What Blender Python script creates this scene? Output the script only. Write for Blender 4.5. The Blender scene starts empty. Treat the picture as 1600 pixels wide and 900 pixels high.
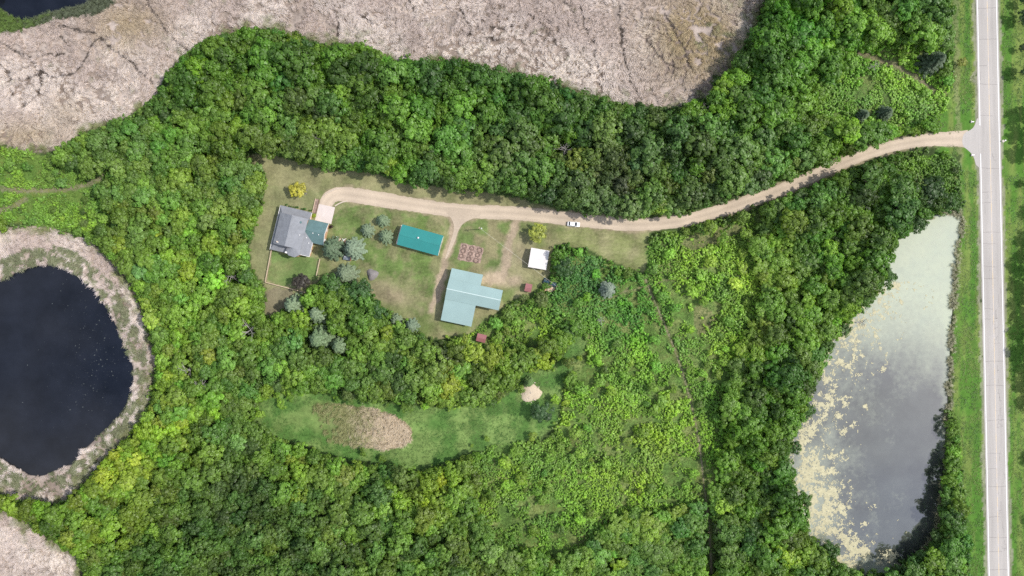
import bpy, math, random
import numpy as np
from mathutils import Vector

# ------------------------------------------------------------------ camera, sky, sun, exposure
sc = bpy.context.scene
H = 266.67                      # flying height in metres, looking straight down; 0.25 m to the photo pixel
cam = bpy.data.cameras.new('camera'); cam.lens = 24.0; cam.sensor_width = 36.0
cam.clip_start = 1.0; cam.clip_end = 20000.0
camo = bpy.data.objects.new('camera', cam); sc.collection.objects.link(camo)
camo.location = (0, 0, H); camo.rotation_euler = (0, 0, 0)
sc.camera = camo
SUN_EL, SUN_AZ = math.radians(51), math.radians(4)     # azimuth counter-clockwise from +X (the right of the picture)
sd = Vector((math.cos(SUN_EL) * math.cos(SUN_AZ), math.cos(SUN_EL) * math.sin(SUN_AZ), math.sin(SUN_EL)))
sun = bpy.data.lights.new('sun', 'SUN'); sun.energy = 3.0; sun.angle = math.radians(1.5); sun.color = (1.0, 0.955, 0.89)
suno = bpy.data.objects.new('sun', sun); sc.collection.objects.link(suno)
suno.location = (0, 0, 300); suno.rotation_euler = sd.to_track_quat('Z', 'Y').to_euler()
w = bpy.data.worlds.new('World'); sc.world = w; w.use_nodes = True
nt = w.node_tree; nt.nodes.clear()
sky = nt.nodes.new('ShaderNodeTexSky'); sky.sky_type = 'NISHITA'; sky.sun_disc = False
sky.sun_elevation = SUN_EL; sky.sun_rotation = math.radians(90) - SUN_AZ
bg = nt.nodes.new('ShaderNodeBackground'); bg.inputs[1].default_value = 0.15
tcw = nt.nodes.new('ShaderNodeTexCoord'); nzw = nt.nodes.new('ShaderNodeTexNoise')
nzw.inputs['Scale'].default_value = 2.6; nzw.inputs['Detail'].default_value = 6
rpw = nt.nodes.new('ShaderNodeValToRGB'); rpw.color_ramp.elements[0].position = 0.42; rpw.color_ramp.elements[1].position = 0.62
mxw = nt.nodes.new('ShaderNodeMix'); mxw.data_type = 'RGBA'; mxw.inputs[7].default_value = (4.9, 4.9, 5.0, 1)
nt.links.new(tcw.outputs['Generated'], nzw.inputs['Vector']); nt.links.new(nzw.outputs['Fac'], rpw.inputs[0])
nt.links.new(rpw.outputs[0], mxw.inputs[0]); nt.links.new(sky.outputs[0], mxw.inputs[6])
nt.links.new(mxw.outputs[2], bg.inputs[0])
wo = nt.nodes.new('ShaderNodeOutputWorld'); nt.links.new(bg.outputs[0], wo.inputs[0])
sc.view_settings.view_transform = 'Standard'; sc.view_settings.look = 'None'
sc.view_settings.exposure = 0.57; sc.view_settings.gamma = 1.0; sc.view_settings.use_curve_mapping = False
sc.cycles.max_bounces = 5; sc.cycles.diffuse_bounces = 3; sc.cycles.glossy_bounces = 3
sc.cycles.transmission_bounces = 4; sc.cycles.transparent_max_bounces = 4
sc.cycles.use_denoising = False

rng = np.random.default_rng(11)
random.seed(5)
C = sc.collection
S = 0.25
def P(x, y, z=0.0):
    """photo pixel -> world point lying at height z"""
    k = S * (H - z) / H
    return Vector(((x - 800) * k, (450 - y) * k, z))
def Pa(a, z=0.0):
    a = np.asarray(a, float); k = S * (H - z) / H
    return np.stack([(a[:, 0] - 800) * k, (450 - a[:, 1]) * k], 1)

# ------------------------------------------------------------------ numpy noise, polygons, masks
def vnoise(x, y, seed=0):
    xi = np.floor(x).astype(np.int64); yi = np.floor(y).astype(np.int64)
    fx = x - xi; fy = y - yi; fx = fx * fx * (3 - 2 * fx); fy = fy * fy * (3 - 2 * fy)
    def h(a, b):
        n = (a * 374761393 + b * 668265263 + seed * 1442695041) & 0xffffffff
        n = ((n ^ (n >> 13)) * 1274126177) & 0xffffffff
        return ((n ^ (n >> 16)) & 0xffff) / 65535.0
    return (h(xi, yi) * (1 - fx) + h(xi + 1, yi) * fx) * (1 - fy) + (h(xi, yi + 1) * (1 - fx) + h(xi + 1, yi + 1) * fx) * fy
def fbm(x, y, seed=0, o=4):
    t = 0; a = 0.5; s = 0
    for i in range(o):
        t = t + a * vnoise(x, y, seed + i * 17); s += a; x = x * 2.03 + 3.1; y = y * 2.03 + 7.7; a *= 0.5
    return t / s
def smooth(pts, n=2, closed=True):
    p = [tuple(q) for q in pts]
    for _ in range(n):
        r = []; m = len(p)
        if not closed: r.append(p[0])
        for i in range(m if closed else m - 1):
            a, b = p[i], p[(i + 1) % m]
            r.append((a[0] * .75 + b[0] * .25, a[1] * .75 + b[1] * .25)); r.append((a[0] * .25 + b[0] * .75, a[1] * .25 + b[1] * .75))
        if not closed: r.append(p[-1])
        p = r
    return p
def inpoly(x, y, poly):
    p = np.asarray(poly, float); c = np.zeros(x.shape, bool)
    x0, y0 = p[:, 0].min(), p[:, 1].min(); x1, y1 = p[:, 0].max(), p[:, 1].max()
    m = (x >= x0) & (x <= x1) & (y >= y0) & (y <= y1)
    xs, ys = x[m], y[m]; cc = np.zeros(xs.shape, bool)
    for i in range(len(p)):
        ax, ay = p[i]; bx, by = p[i - 1]
        if ay == by: continue
        cc ^= ((ay > ys) != (by > ys)) & (xs < (bx - ax) * (ys - ay) / (by - ay) + ax)
    c[m] = cc
    return c
def distpoly(x, y, line):
    d = np.full(x.shape, 1e9)
    for (ax, ay), (bx, by) in zip(line[:-1], line[1:]):
        vx, vy = bx - ax, by - ay; L = vx * vx + vy * vy + 1e-9
        t = np.clip(((x - ax) * vx + (y - ay) * vy) / L, 0, 1)
        d = np.minimum(d, np.hypot(x - ax - t * vx, y - ay - t * vy))
    return d

# zones, traced in photo pixels on the ground
Z = {}
Z['pond_w'] = smooth([(0,438),(20,428),(45,418),(75,412),(105,418),(122,432),(140,445),(158,468),(175,500),(190,530),(203,560),(207,585),(203,615),(195,635),(180,655),(160,672),(140,690),(125,705),(118,720),(95,728),(75,738),(58,745),(40,738),(26,730),(11,721),(0,714),(-30,705),(-120,640),(-130,540),(-100,470)], 1)
Z['ring_w'] = smooth([(0,360),(50,352),(90,358),(130,372),(165,395),(195,430),(215,460),(222,490),(230,520),(242,550),(240,590),(234,630),(215,660),(200,680),(180,700),(160,720),(140,740),(120,765),(85,788),(55,785),(20,775),(0,770),(-170,780),(-200,600),(-170,370)], 1)
Z['marsh_sw'] = smooth([(-10,795),(25,803),(60,832),(95,852),(120,872),(130,900),(130,990),(-160,990),(-160,790)], 1)
Z['marsh_n'] = smooth([(-60,205),(0,222),(45,240),(80,238),(105,225),(130,205),(180,190),(215,172),(240,155),(250,130),(275,100),(300,75),(330,57),(390,44),(410,42),(450,52),(490,62),(520,72),(560,64),(590,78),(610,92),(660,92),(700,96),(740,94),(760,112),(800,112),(840,122),(880,138),(930,150),(980,163),(1030,168),(1070,168),(1085,155),(1120,146),(1105,120),(1140,112),(1150,85),(1170,60),(1185,20),(1195,0),(1200,-90),(-60,-90)], 1)
Z['pond_nw'] = smooth([(-30,-40),(-20,-2),(12,18),(25,29),(40,29),(55,25),(80,15),(110,10),(135,5),(150,-12),(150,-60),(-30,-60)], 1)
Z['fringe_nw'] = smooth([(-60,-60),(-60,70),(0,52),(30,48),(60,38),(90,30),(120,24),(150,24),(175,10),(190,-20),(190,-60)], 1)
Z['pond_e'] = smooth([(1500,332),(1502,350),(1495,375),(1490,420),(1487,480),(1483,540),(1480,590),(1478,640),(1475,700),(1470,760),(1463,820),(1450,850),(1420,875),(1390,895),(1360,902),(1325,896),(1300,880),(1275,855),(1258,830),(1245,800),(1235,770),(1226,720),(1228,690),(1240,660),(1252,630),(1268,600),(1283,560),(1302,520),(1328,488),(1358,465),(1372,440),(1370,420),(1385,390),(1405,360),(1440,342),(1475,332)], 1)
Z['yard'] = smooth([(384,243),(415,238),(450,248),(490,260),(530,268),(575,266),(620,283),(660,290),(700,296),(760,300),(810,308),(850,320),(900,335),(950,345),(1000,348),(1015,362),(1011,428),(985,422),(950,405),(915,390),(880,378),(862,382),(860,440),(838,450),(828,465),(800,468),(785,480),(775,490),(745,512),(740,520),(705,526),(680,530),(660,522),(650,508),(625,498),(600,480),(580,458),(560,445),(545,440),(510,432),(492,440),(470,462),(440,480),(425,497),(410,490),(418,470),(412,440),(395,425),(388,400),(395,370),(405,340),(412,310),(415,285),(414,265),(384,250)], 1)
DRIVE = smooth([(506,330),(512,312),(522,304),(540,303),(580,309),(620,316),(660,322),(700,328),(740,331),(790,332),(840,336),(900,343),(960,350),(1010,351),(1060,347),(1110,334),(1160,318),(1215,299),(1260,280),(1310,257),(1360,238),(1410,224),(1460,217),(1512,217)], 2, False)
Z['clear'] = smooth([(385,640),(430,616),(480,611),(540,620),(600,630),(650,630),(700,640),(740,631),(790,620),(810,600),(818,575),(858,580),(880,560),(905,520),(925,530),(900,570),(880,590),(876,640),(860,680),(800,695),(760,702),(720,712),(680,728),(650,734),(600,724),(540,719),(500,704),(450,688),(405,668)], 1)
Z['reed_oval'] = smooth([(495,627),(540,632),(580,638),(612,646),(638,662),(646,680),(636,694),(600,702),(560,698),(520,690),(500,680),(470,668),(440,650),(470,636)], 1)
Z['thick_c'] = smooth([(872,388),(915,394),(950,410),(985,427),(1012,432),(1014,366),(1060,364),(1100,357),(1150,342),(1200,330),(1180,400),(1195,450),(1175,520),(1150,560),(1130,620),(1140,700),(1120,760),(1100,800),(1000,800),(940,830),(900,870),(850,880),(780,860),(740,800),(745,700),(800,690),(860,690),(880,640),(888,590),(925,530),(900,500),(800,520),(780,500),(830,475),(862,445)], 1)
Z['thick_b'] = smooth([(738,514),(778,492),(800,478),(838,470),(842,452),(872,448),(905,475),(900,505),(860,535),(790,548),(740,552),(722,538)], 1)
Z['thick_ne'] = smooth([(1325,100),(1360,70),(1420,55),(1450,75),(1478,120),(1484,160),(1455,198),(1390,206),(1340,205),(1300,190),(1260,175),(1290,130)], 1)
Z['thick_se'] = smooth([(1385,262),(1440,240),(1500,242),(1502,300),(1470,300),(1430,285)], 1)
Z['meadow_w'] = smooth([(-60,235),(0,225),(60,242),(130,258),(160,275),(150,300),(180,330),(170,360),(120,362),(50,348),(-60,350)], 1)
Z['verge_w'] = [(1476,-60),(1524,-60),(1526,205),(1546,905),(1546,980),(1522,980),(1516,900),(1509,800),(1500,700),(1490,640),(1490,400),(1504,335),(1502,300),(1500,242),(1460,240),(1462,205),(1476,160),(1488,120),(1488,60)]
Z['verge_e'] = [(1554,-60),(1680,-60),(1700,980),(1574,980)]
Z['bare_c'] = smooth([(1085,470),(1120,490),(1115,520),(1085,520)], 1)
Z['bare_d'] = smooth([(1060,375),(1110,355),(1155,345),(1160,365),(1110,385),(1070,390)], 1)
Z['road'] = [(1522,-60),(1560,-60),(1582,980),(1542,980)]
TRAILS = [smooth([(1008,436),(1020,465),(1040,510),(1058,555),(1072,600),(1085,650),(1094,700),(1100,760),(1108,820),(1112,900)], 2, False),
          smooth([(-40,285),(0,295),(60,298),(110,295),(140,287),(160,276)], 2, False),
          smooth([(-20,335),(20,322),(40,312)], 2, False),
          smooth([(1330,80),(1370,90),(1420,112),(1460,140)], 2, False),
          smooth([(940,470),(1005,446),(1080,432)], 2, False)]
TRACKS = [smooth([(705,335),(712,352),(706,372),(698,395),(690,430),(682,470),(678,485)], 2, False),
          smooth([(808,340),(797,370),(792,395),(790,425),(770,438)], 2, False)]
CHANNELS = [[(0,65),(28,82),(45,88),(60,110),(80,122),(115,118),(130,100),(148,62),(160,63)],
            [(90,40),(105,40),(125,50),(157,52),(163,65),(185,80),(215,108),(240,130)], [(0,100),(17,118),(20,135),(19,175)],
            [(62,110),(64,140),(38,168)], [(80,122),(60,110)], [(20,125),(60,118)], [(95,55),(108,75)], [(100,85),(60,87)],
            [(228,0),(250,30),(268,60),(300,85)], [(720,8),(722,28),(733,42),(732,55)], [(730,10),(740,28),(770,48),(800,42)],
            [(880,0),(895,10),(899,32),(905,40)], [(905,5),(912,30),(920,55),(935,70)], [(965,0),(972,40),(972,72),(980,100),(985,130),(1000,152)],
            [(972,72),(955,70)], [(1040,20),(1060,60),(1080,110)], [(1010,60),(1035,95),(1060,105)], [(640,0),(650,25),(640,38)], [(560,20),(575,33),(600,45)],
            [(930,80),(935,110),(945,125)], [(520,20),(530,45),(528,60)], [(820,20),(850,40),(870,70)], [(760,60),(780,62)]]

# ------------------------------------------------------------------ half-resolution masks over the photo frame (for scattering)
MX0, MY0, MST = -140, -100, 2
mgx, mgy = np.meshgrid(np.arange(MX0, 1740, MST), np.arange(MY0, 1000, MST))
mgx = mgx.astype(float); mgy = mgy.astype(float)
M = {k: inpoly(mgx, mgy, v) for k, v in Z.items()}
M['drive'] = distpoly(mgx, mgy, DRIVE) < 11
M['trail'] = (np.min([distpoly(mgx, mgy, t) for t in TRAILS[1:4]], 0) < 5) | (distpoly(mgx, mgy, TRAILS[0]) < 4.2) | (distpoly(mgx, mgy, TRAILS[4]) < 1.6)
M['track'] = np.min([distpoly(mgx, mgy, t) for t in TRACKS], 0) < 9
CH = [smooth(c, 1, False) for c in CHANNELS]
def chan(x, y):
    a, b = x + 8 * (fbm(x / 11, y / 11, 3) - .5), y + 8 * (fbm(x / 11, y / 11, 8) - .5); return np.min([distpoly(a, b, c) for c in CH], 0)
def look(mask, x, y):
    i = np.clip(((np.asarray(y) - MY0) / MST).astype(int), 0, mask.shape[0] - 1); j = np.clip(((np.asarray(x) - MX0) / MST).astype(int), 0, mask.shape[1] - 1)
    return mask[i, j]
def blur(a, r):
    a = a.astype(float)
    for ax in (0, 1):
        for _ in range(2):
            c = np.cumsum(np.pad(a, [(r + 1, r) if k == ax else (0, 0) for k in (0, 1)], mode='edge'), axis=ax)
            a = (c[2 * r + 1:] - c[:-2 * r - 1]) / (2 * r + 1) if ax == 0 else (c[:, 2 * r + 1:] - c[:, :-2 * r - 1]) / (2 * r + 1)
    return a
water_mask = M['pond_w'] | M['pond_nw'] | M['pond_e']
hmap = -1.5 * np.clip((blur(water_mask, 3) - 0.3) / 0.5, 0, 1)
WATER_Z = -0.35
def ground_h(px, py): return look(hmap, px, py)

# ------------------------------------------------------------------ materials
def newmat(name):
    m = bpy.data.materials.new(name); m.use_nodes = True
    n = m.node_tree.nodes; l = m.node_tree.links
    return m, n, l, n['Principled BSDF']
def N(n, t, **kw):
    o = n.new('ShaderNode' + t)
    for k, v in kw.items():
        if k in o.inputs: o.inputs[k].default_value = v
        else: setattr(o, k, v)
    return o
def simple(name, col, rough=0.8, var=0.12, scale=1.5, bump=0.0, metal=0.0, fine=9.0, spec=None):
    """base colour broken up by two noises, with a little relief"""
    m, n, l, b = newmat(name)
    tc = N(n, 'TexCoord'); a = N(n, 'TexNoise', Scale=scale, Detail=5.0); f = N(n, 'TexNoise', Scale=fine, Detail=3.0)
    l.new(tc.outputs['Object'], a.inputs['Vector']); l.new(tc.outputs['Object'], f.inputs['Vector'])
    ad = N(n, 'Math', operation='ADD'); l.new(a.outputs['Fac'], ad.inputs[0]); l.new(f.outputs['Fac'], ad.inputs[1])
    mr = N(n, 'MapRange'); mr.inputs['From Min'].default_value = 0.6; mr.inputs['From Max'].default_value = 1.4
    mr.inputs['To Min'].default_value = 1 - var; mr.inputs['To Max'].default_value = 1 + var
    l.new(ad.outputs[0], mr.inputs['Value'])
    mu = N(n, 'VectorMath', operation='SCALE'); mu.inputs[0].default_value = col[:3]; l.new(mr.outputs[0], mu.inputs['Scale'])
    l.new(mu.outputs[0], b.inputs['Base Color']); b.inputs['Roughness'].default_value = rough; b.inputs['Metallic'].default_value = metal
    if spec is not None: b.inputs['Specular IOR Level'].default_value = spec
    if bump:
        bp = N(n, 'Bump', Strength=bump, Distance=0.05); l.new(ad.outputs[0], bp.inputs['Height']); l.new(bp.outputs[0], b.inputs['Normal'])
    return m
def leafmat(name, default, trans=0.42, spread=0.5, rough=0.6):
    """colour comes from each plant's own tint, varied clump by clump"""
    m, n, l, b = newmat(name)
    at = N(n, 'Attribute', attribute_type='INSTANCER', attribute_name='tint')
    va = N(n, 'Attribute', attribute_type='GEOMETRY', attribute_name='var')
    mr = N(n, 'MapRange'); mr.inputs['To Min'].default_value = 1 - spread; mr.inputs['To Max'].default_value = 1 + spread
    l.new(va.outputs['Fac'], mr.inputs['Value'])
    mu = N(n, 'VectorMath', operation='SCALE'); l.new(at.outputs['Color'], mu.inputs[0]); l.new(mr.outputs[0], mu.inputs['Scale'])
    d = N(n, 'BsdfDiffuse'); t = N(n, 'BsdfTranslucent'); g = N(n, 'BsdfGlossy', Roughness=0.5); g.inputs['Color'].default_value = (1, 1, 1, 1)
    l.new(mu.outputs[0], d.inputs['Color'])
    tcol = N(n, 'VectorMath', operation='MULTIPLY'); tcol.inputs[1].default_value = (1.25, 1.3, 0.6); l.new(mu.outputs[0], tcol.inputs[0])
    l.new(tcol.outputs[0], t.inputs['Color'])
    m1 = N(n, 'MixShader', Fac=trans); l.new(d.outputs[0], m1.inputs[1]); l.new(t.outputs[0], m1.inputs[2])
    m2 = N(n, 'MixShader', Fac=0.025); l.new(m1.outputs[0], m2.inputs[1]); l.new(g.outputs[0], m2.inputs[2])
    n.remove(b); l.new(m2.outputs[0], n['Material Output'].inputs['Surface'])
    return m
MAT = {}
MAT['leaf'] = leafmat('leaf', 0)
MAT['needle'] = leafmat('needle', 0, trans=0.08, spread=0.4)
MAT['reed'] = leafmat('reed', 0, trans=0.2, spread=0.3)
MAT['bark'] = simple('bark', (0.13, 0.105, 0.085), 0.9, 0.35, 3, 0.4)
MAT['deadwood'] = simple('deadwood', (0.34, 0.31, 0.29), 0.9, 0.2, 3, 0.2)
MAT['white'] = simple('white_paint', (0.78, 0.76, 0.73), 0.6, 0.05, 1)
MAT['siding'] = simple('siding', (0.56, 0.34, 0.2), 0.75, 0.12, 1)
MAT['shingle'] = simple('shingle', (0.205, 0.212, 0.228), 0.85, 0.22, 0.7, 0.3, fine=5)
MAT['green_shingle'] = simple('green_shingle', (0.095, 0.165, 0.165), 0.85, 0.2, 0.7, 0.3, fine=5)
MAT['teal'] = simple('teal_metal', (0.024, 0.205, 0.19), 0.45, 0.12, 0.25)
MAT['seafoam'] = simple('seafoam_metal', (0.25, 0.35, 0.335), 0.45, 0.1, 0.2)
MAT['seafoam_cap'] = simple('pale_ridge_metal', (0.42, 0.52, 0.5), 0.45, 0.06, 0.3)
MAT['white_metal'] = simple('white_metal', (0.62, 0.58, 0.56), 0.5, 0.06, 0.4)
MAT['redbrown'] = simple('red_brown_roof', (0.27, 0.105, 0.105), 0.7, 0.25, 1.2)
MAT['barnwall'] = simple('barn_wall', (0.42, 0.4, 0.37), 0.7, 0.12, 0.8)
MAT['wood'] = simple('weathered_wood', (0.36, 0.27, 0.19), 0.85, 0.2, 2)
MAT['palewood'] = simple('pale_wood', (0.55, 0.42, 0.3), 0.85, 0.2, 2)
MAT['darkwood'] = simple('dark_wood', (0.16, 0.1, 0.075), 0.85, 0.2, 2)
MAT['concrete'] = simple('concrete_pad', (0.56, 0.49, 0.45), 0.85, 0.1, 0.5, 0.2)
MAT['stone'] = simple('pale_stone', (0.5, 0.42, 0.34), 0.9, 0.2, 1.5, 0.4)
MAT['trail'] = simple('trodden_earth', (0.2, 0.175, 0.105), 0.95, 0.4, .5, 0.3)
MAT['gravelpile'] = simple('grey_gravel', (0.2, 0.182, 0.175), 0.95, 0.3, 3, 0.8)
MAT['dirtpile'] = simple('pale_sand', (0.5, 0.41, 0.3), 0.95, 0.2, 2, 0.5)
MAT['mulch'] = simple('pink_mulch', (0.29, 0.205, 0.165), 0.95, 0.7, 1.1, 0.8, fine=2.5)
MAT['soil'] = simple('dark_soil', (0.185, 0.125, 0.10), 0.95, 0.4, 3, 0.8)
MAT['brick'] = simple('pale_brick', (0.52, 0.27, 0.19), 0.9, 0.25, 2, 0.3)
MAT['tarp'] = simple('blue_tarp', (0.012, 0.05, 0.075), 0.5, 0.3, 1, 0.5)
MAT['steel'] = simple('galvanised_steel', (0.5, 0.5, 0.5), 0.4, 0.1, 2, metal=0.6)
MAT['glass'] = simple('dark_glass', (0.02, 0.025, 0.03), 0.08, 0.1, 1)
MAT['carwhite'] = simple('white_car_paint', (0.8, 0.8, 0.8), 0.25, 0.02, 1)
MAT['rubber'] = simple('black_rubber', (0.02, 0.02, 0.02), 0.8, 0.1, 2)
MAT['greybox'] = simple('grey_blue_panel', (0.16, 0.19, 0.22), 0.5, 0.12, 2)
MAT['redpaint'] = simple('red_paint', (0.45, 0.12, 0.09), 0.5, 0.1, 2)
MAT['wire'] = simple('pale_wire', (0.55, 0.53, 0.45), 0.5, 0.1, 1)
MAT['crack'] = simple('tar_crack', (0.22, 0.2, 0.19), 0.9, 0.3, 2)
MAT['lampglass'] = simple('lamp_glass', (0.7, 0.7, 0.66), 0.3, 0.05, 1)

def painted(name, col, scale, lo, hi, wear):
    """road paint worn through to the concrete here and there"""
    m, n, l, b = newmat(name)
    tc = N(n, 'TexCoord'); a = N(n, 'TexNoise', Scale=scale, Detail=4.0); l.new(tc.outputs['Object'], a.inputs['Vector'])
    r = N(n, 'MapRange'); r.inputs['From Min'].default_value = lo; r.inputs['From Max'].default_value = hi; l.new(a.outputs['Fac'], r.inputs['Value'])
    mx = N(n, 'Mix', data_type='RGBA'); mx.inputs[6].default_value = (*wear, 1); mx.inputs[7].default_value = (*col, 1)
    l.new(r.outputs[0], mx.inputs[0]); l.new(mx.outputs[2], b.inputs['Base Color']); b.inputs['Roughness'].default_value = 0.8
    return m
MAT['line_white'] = painted('white_line', (0.8, 0.8, 0.78), 0.5, 0.15, 0.4, (0.5, 0.46, 0.45))
MAT['line_yellow'] = painted('faded_yellow_line', (0.58, 0.45, 0.28), 0.35, 0.3, 0.66, (0.5, 0.455, 0.44))

def roadmat():
    m, n, l, b = newmat('old_concrete_road')
    tc = N(n, 'TexCoord'); at = N(n, 'Attribute', attribute_name='across')
    mp = N(n, 'Mapping'); mp.inputs['Scale'].default_value = (0.9, 0.06, 1); l.new(tc.outputs['Object'], mp.inputs[0])
    s = N(n, 'TexNoise', Scale=1.2, Detail=5.0); l.new(mp.outputs[0], s.inputs['Vector'])
    f = N(n, 'TexNoise', Scale=3.0, Detail=4.0); l.new(tc.outputs['Object'], f.inputs['Vector'])
    big = N(n, 'TexNoise', Scale=0.035, Detail=3.0); l.new(tc.outputs['Object'], big.inputs['Vector'])
    wv = N(n, 'Math', operation='PINGPONG'); wv.inputs[1].default_value = 0.25; l.new(at.outputs['Fac'], wv.inputs[0])
    ru = N(n, 'MapRange'); ru.inputs['From Max'].default_value = 0.25; ru.inputs['To Min'].default_value = 0.06; ru.inputs['To Max'].default_value = -0.06; l.new(wv.outputs[0], ru.inputs['Value'])
    a = N(n, 'Math', operation='ADD'); l.new(s.outputs['Fac'], a.inputs[0]); l.new(f.outputs['Fac'], a.inputs[1])
    a1 = N(n, 'Math', operation='ADD'); l.new(a.outputs[0], a1.inputs[0]); l.new(big.outputs['Fac'], a1.inputs[1])
    mr = N(n, 'MapRange'); mr.inputs['From Min'].default_value = 1.0; mr.inputs['From Max'].default_value = 2.0; mr.inputs['To Min'].default_value = 0.86; mr.inputs['To Max'].default_value = 1.14
    l.new(a1.outputs[0], mr.inputs['Value']); a2 = N(n, 'Math', operation='ADD'); l.new(mr.outputs[0], a2.inputs[0]); l.new(ru.outputs[0], a2.inputs[1])
    mu = N(n, 'VectorMath', operation='SCALE'); mu.inputs[0].default_value = (0.37, 0.343, 0.318); l.new(a2.outputs[0], mu.inputs['Scale'])
    l.new(mu.outputs[0], b.inputs['Base Color']); b.inputs['Roughness'].default_value = 0.9
    return m
MAT['road'] = roadmat()
def gravelmat():
    m, n, l, b = newmat('driveway_gravel')
    tc = N(n, 'TexCoord'); at = N(n, 'Attribute', attribute_name='across')
    f = N(n, 'TexNoise', Scale=1.6, Detail=6.0, Roughness=0.7); g = N(n, 'TexNoise', Scale=0.12, Detail=4.0)
    for q in (f, g): l.new(tc.outputs['Object'], q.inputs['Vector'])
    # wheel tracks are paler and finer than the crown and the edges
    pp = N(n, 'Math', operation='PINGPONG'); pp.inputs[1].default_value = 0.25; l.new(at.outputs['Fac'], pp.inputs[0])
    ru = N(n, 'MapRange'); ru.inputs['From Max'].default_value = 0.25; ru.inputs['To Min'].default_value = -0.10; ru.inputs['To Max'].default_value = 0.07; l.new(pp.outputs[0], ru.inputs['Value'])
    a = N(n, 'Math', operation='ADD'); l.new(f.outputs['Fac'], a.inputs[0]); l.new(g.outputs['Fac'], a.inputs[1])
    mr = N(n, 'MapRange'); mr.inputs['From Min'].default_value = 0.65; mr.inputs['From Max'].default_value = 1.35; mr.inputs['To Min'].default_value = 0.82; mr.inputs['To Max'].default_value = 1.16
    l.new(a.outputs[0], mr.inputs['Value']); a2 = N(n, 'Math', operation='ADD'); l.new(mr.outputs[0], a2.inputs[0]); l.new(ru.outputs[0], a2.inputs[1])
    mu = N(n, 'VectorMath', operation='SCALE'); mu.inputs[0].default_value = (0.46, 0.375, 0.285); l.new(a2.outputs[0], mu.inputs['Scale'])
    l.new(mu.outputs[0], b.inputs['Base Color']); b.inputs['Roughness'].default_value = 0.95
    bp = N(n, 'Bump', Strength=0.4, Distance=0.06); l.new(f.outputs['Fac'], bp.inputs['Height']); l.new(bp.outputs[0], b.inputs['Normal'])
    return m
MAT['gravel'] = gravelmat()
def groundmat():
    m, n, l, b = newmat('ground_cover')
    tc = N(n, 'TexCoord'); at = N(n, 'Attribute', attribute_name='zone'); gr = N(n, 'Attribute', attribute_name='grain')
    f = N(n, 'TexNoise', Scale=0.9, Detail=6.0, Roughness=0.75); h = N(n, 'TexNoise', Scale=0.16, Detail=4.0)
    for q in (f, h): l.new(tc.outputs['Object'], q.inputs['Vector'])
    a = N(n, 'Math', operation='ADD'); l.new(f.outputs['Fac'], a.inputs[0]); l.new(h.outputs['Fac'], a.inputs[1])
    mr = N(n, 'MapRange'); mr.inputs['From Min'].default_value = 0.7; mr.inputs['From Max'].default_value = 1.3; mr.inputs['To Min'].default_value = -1.0
    l.new(a.outputs[0], mr.inputs['Value'])
    g2 = N(n, 'Math', operation='MULTIPLY'); l.new(mr.outputs[0], g2.inputs[0]); l.new(gr.outputs['Fac'], g2.inputs[1])
    g3 = N(n, 'Math', operation='ADD'); g3.inputs[1].default_value = 1.0; l.new(g2.outputs[0], g3.inputs[0])
    mu = N(n, 'VectorMath', operation='SCALE'); l.new(at.outputs['Color'], mu.inputs[0]); l.new(g3.outputs[0], mu.inputs['Scale'])
    l.new(mu.outputs[0], b.inputs['Base Color']); b.inputs['Roughness'].default_value = 0.95; b.inputs['Specular IOR Level'].default_value = 0.15
    bp = N(n, 'Bump', Strength=0.8, Distance=0.25); l.new(f.outputs['Fac'], bp.inputs['Height']); l.new(bp.outputs[0], b.inputs['Normal'])
    return m
MAT['ground'] = groundmat()
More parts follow.
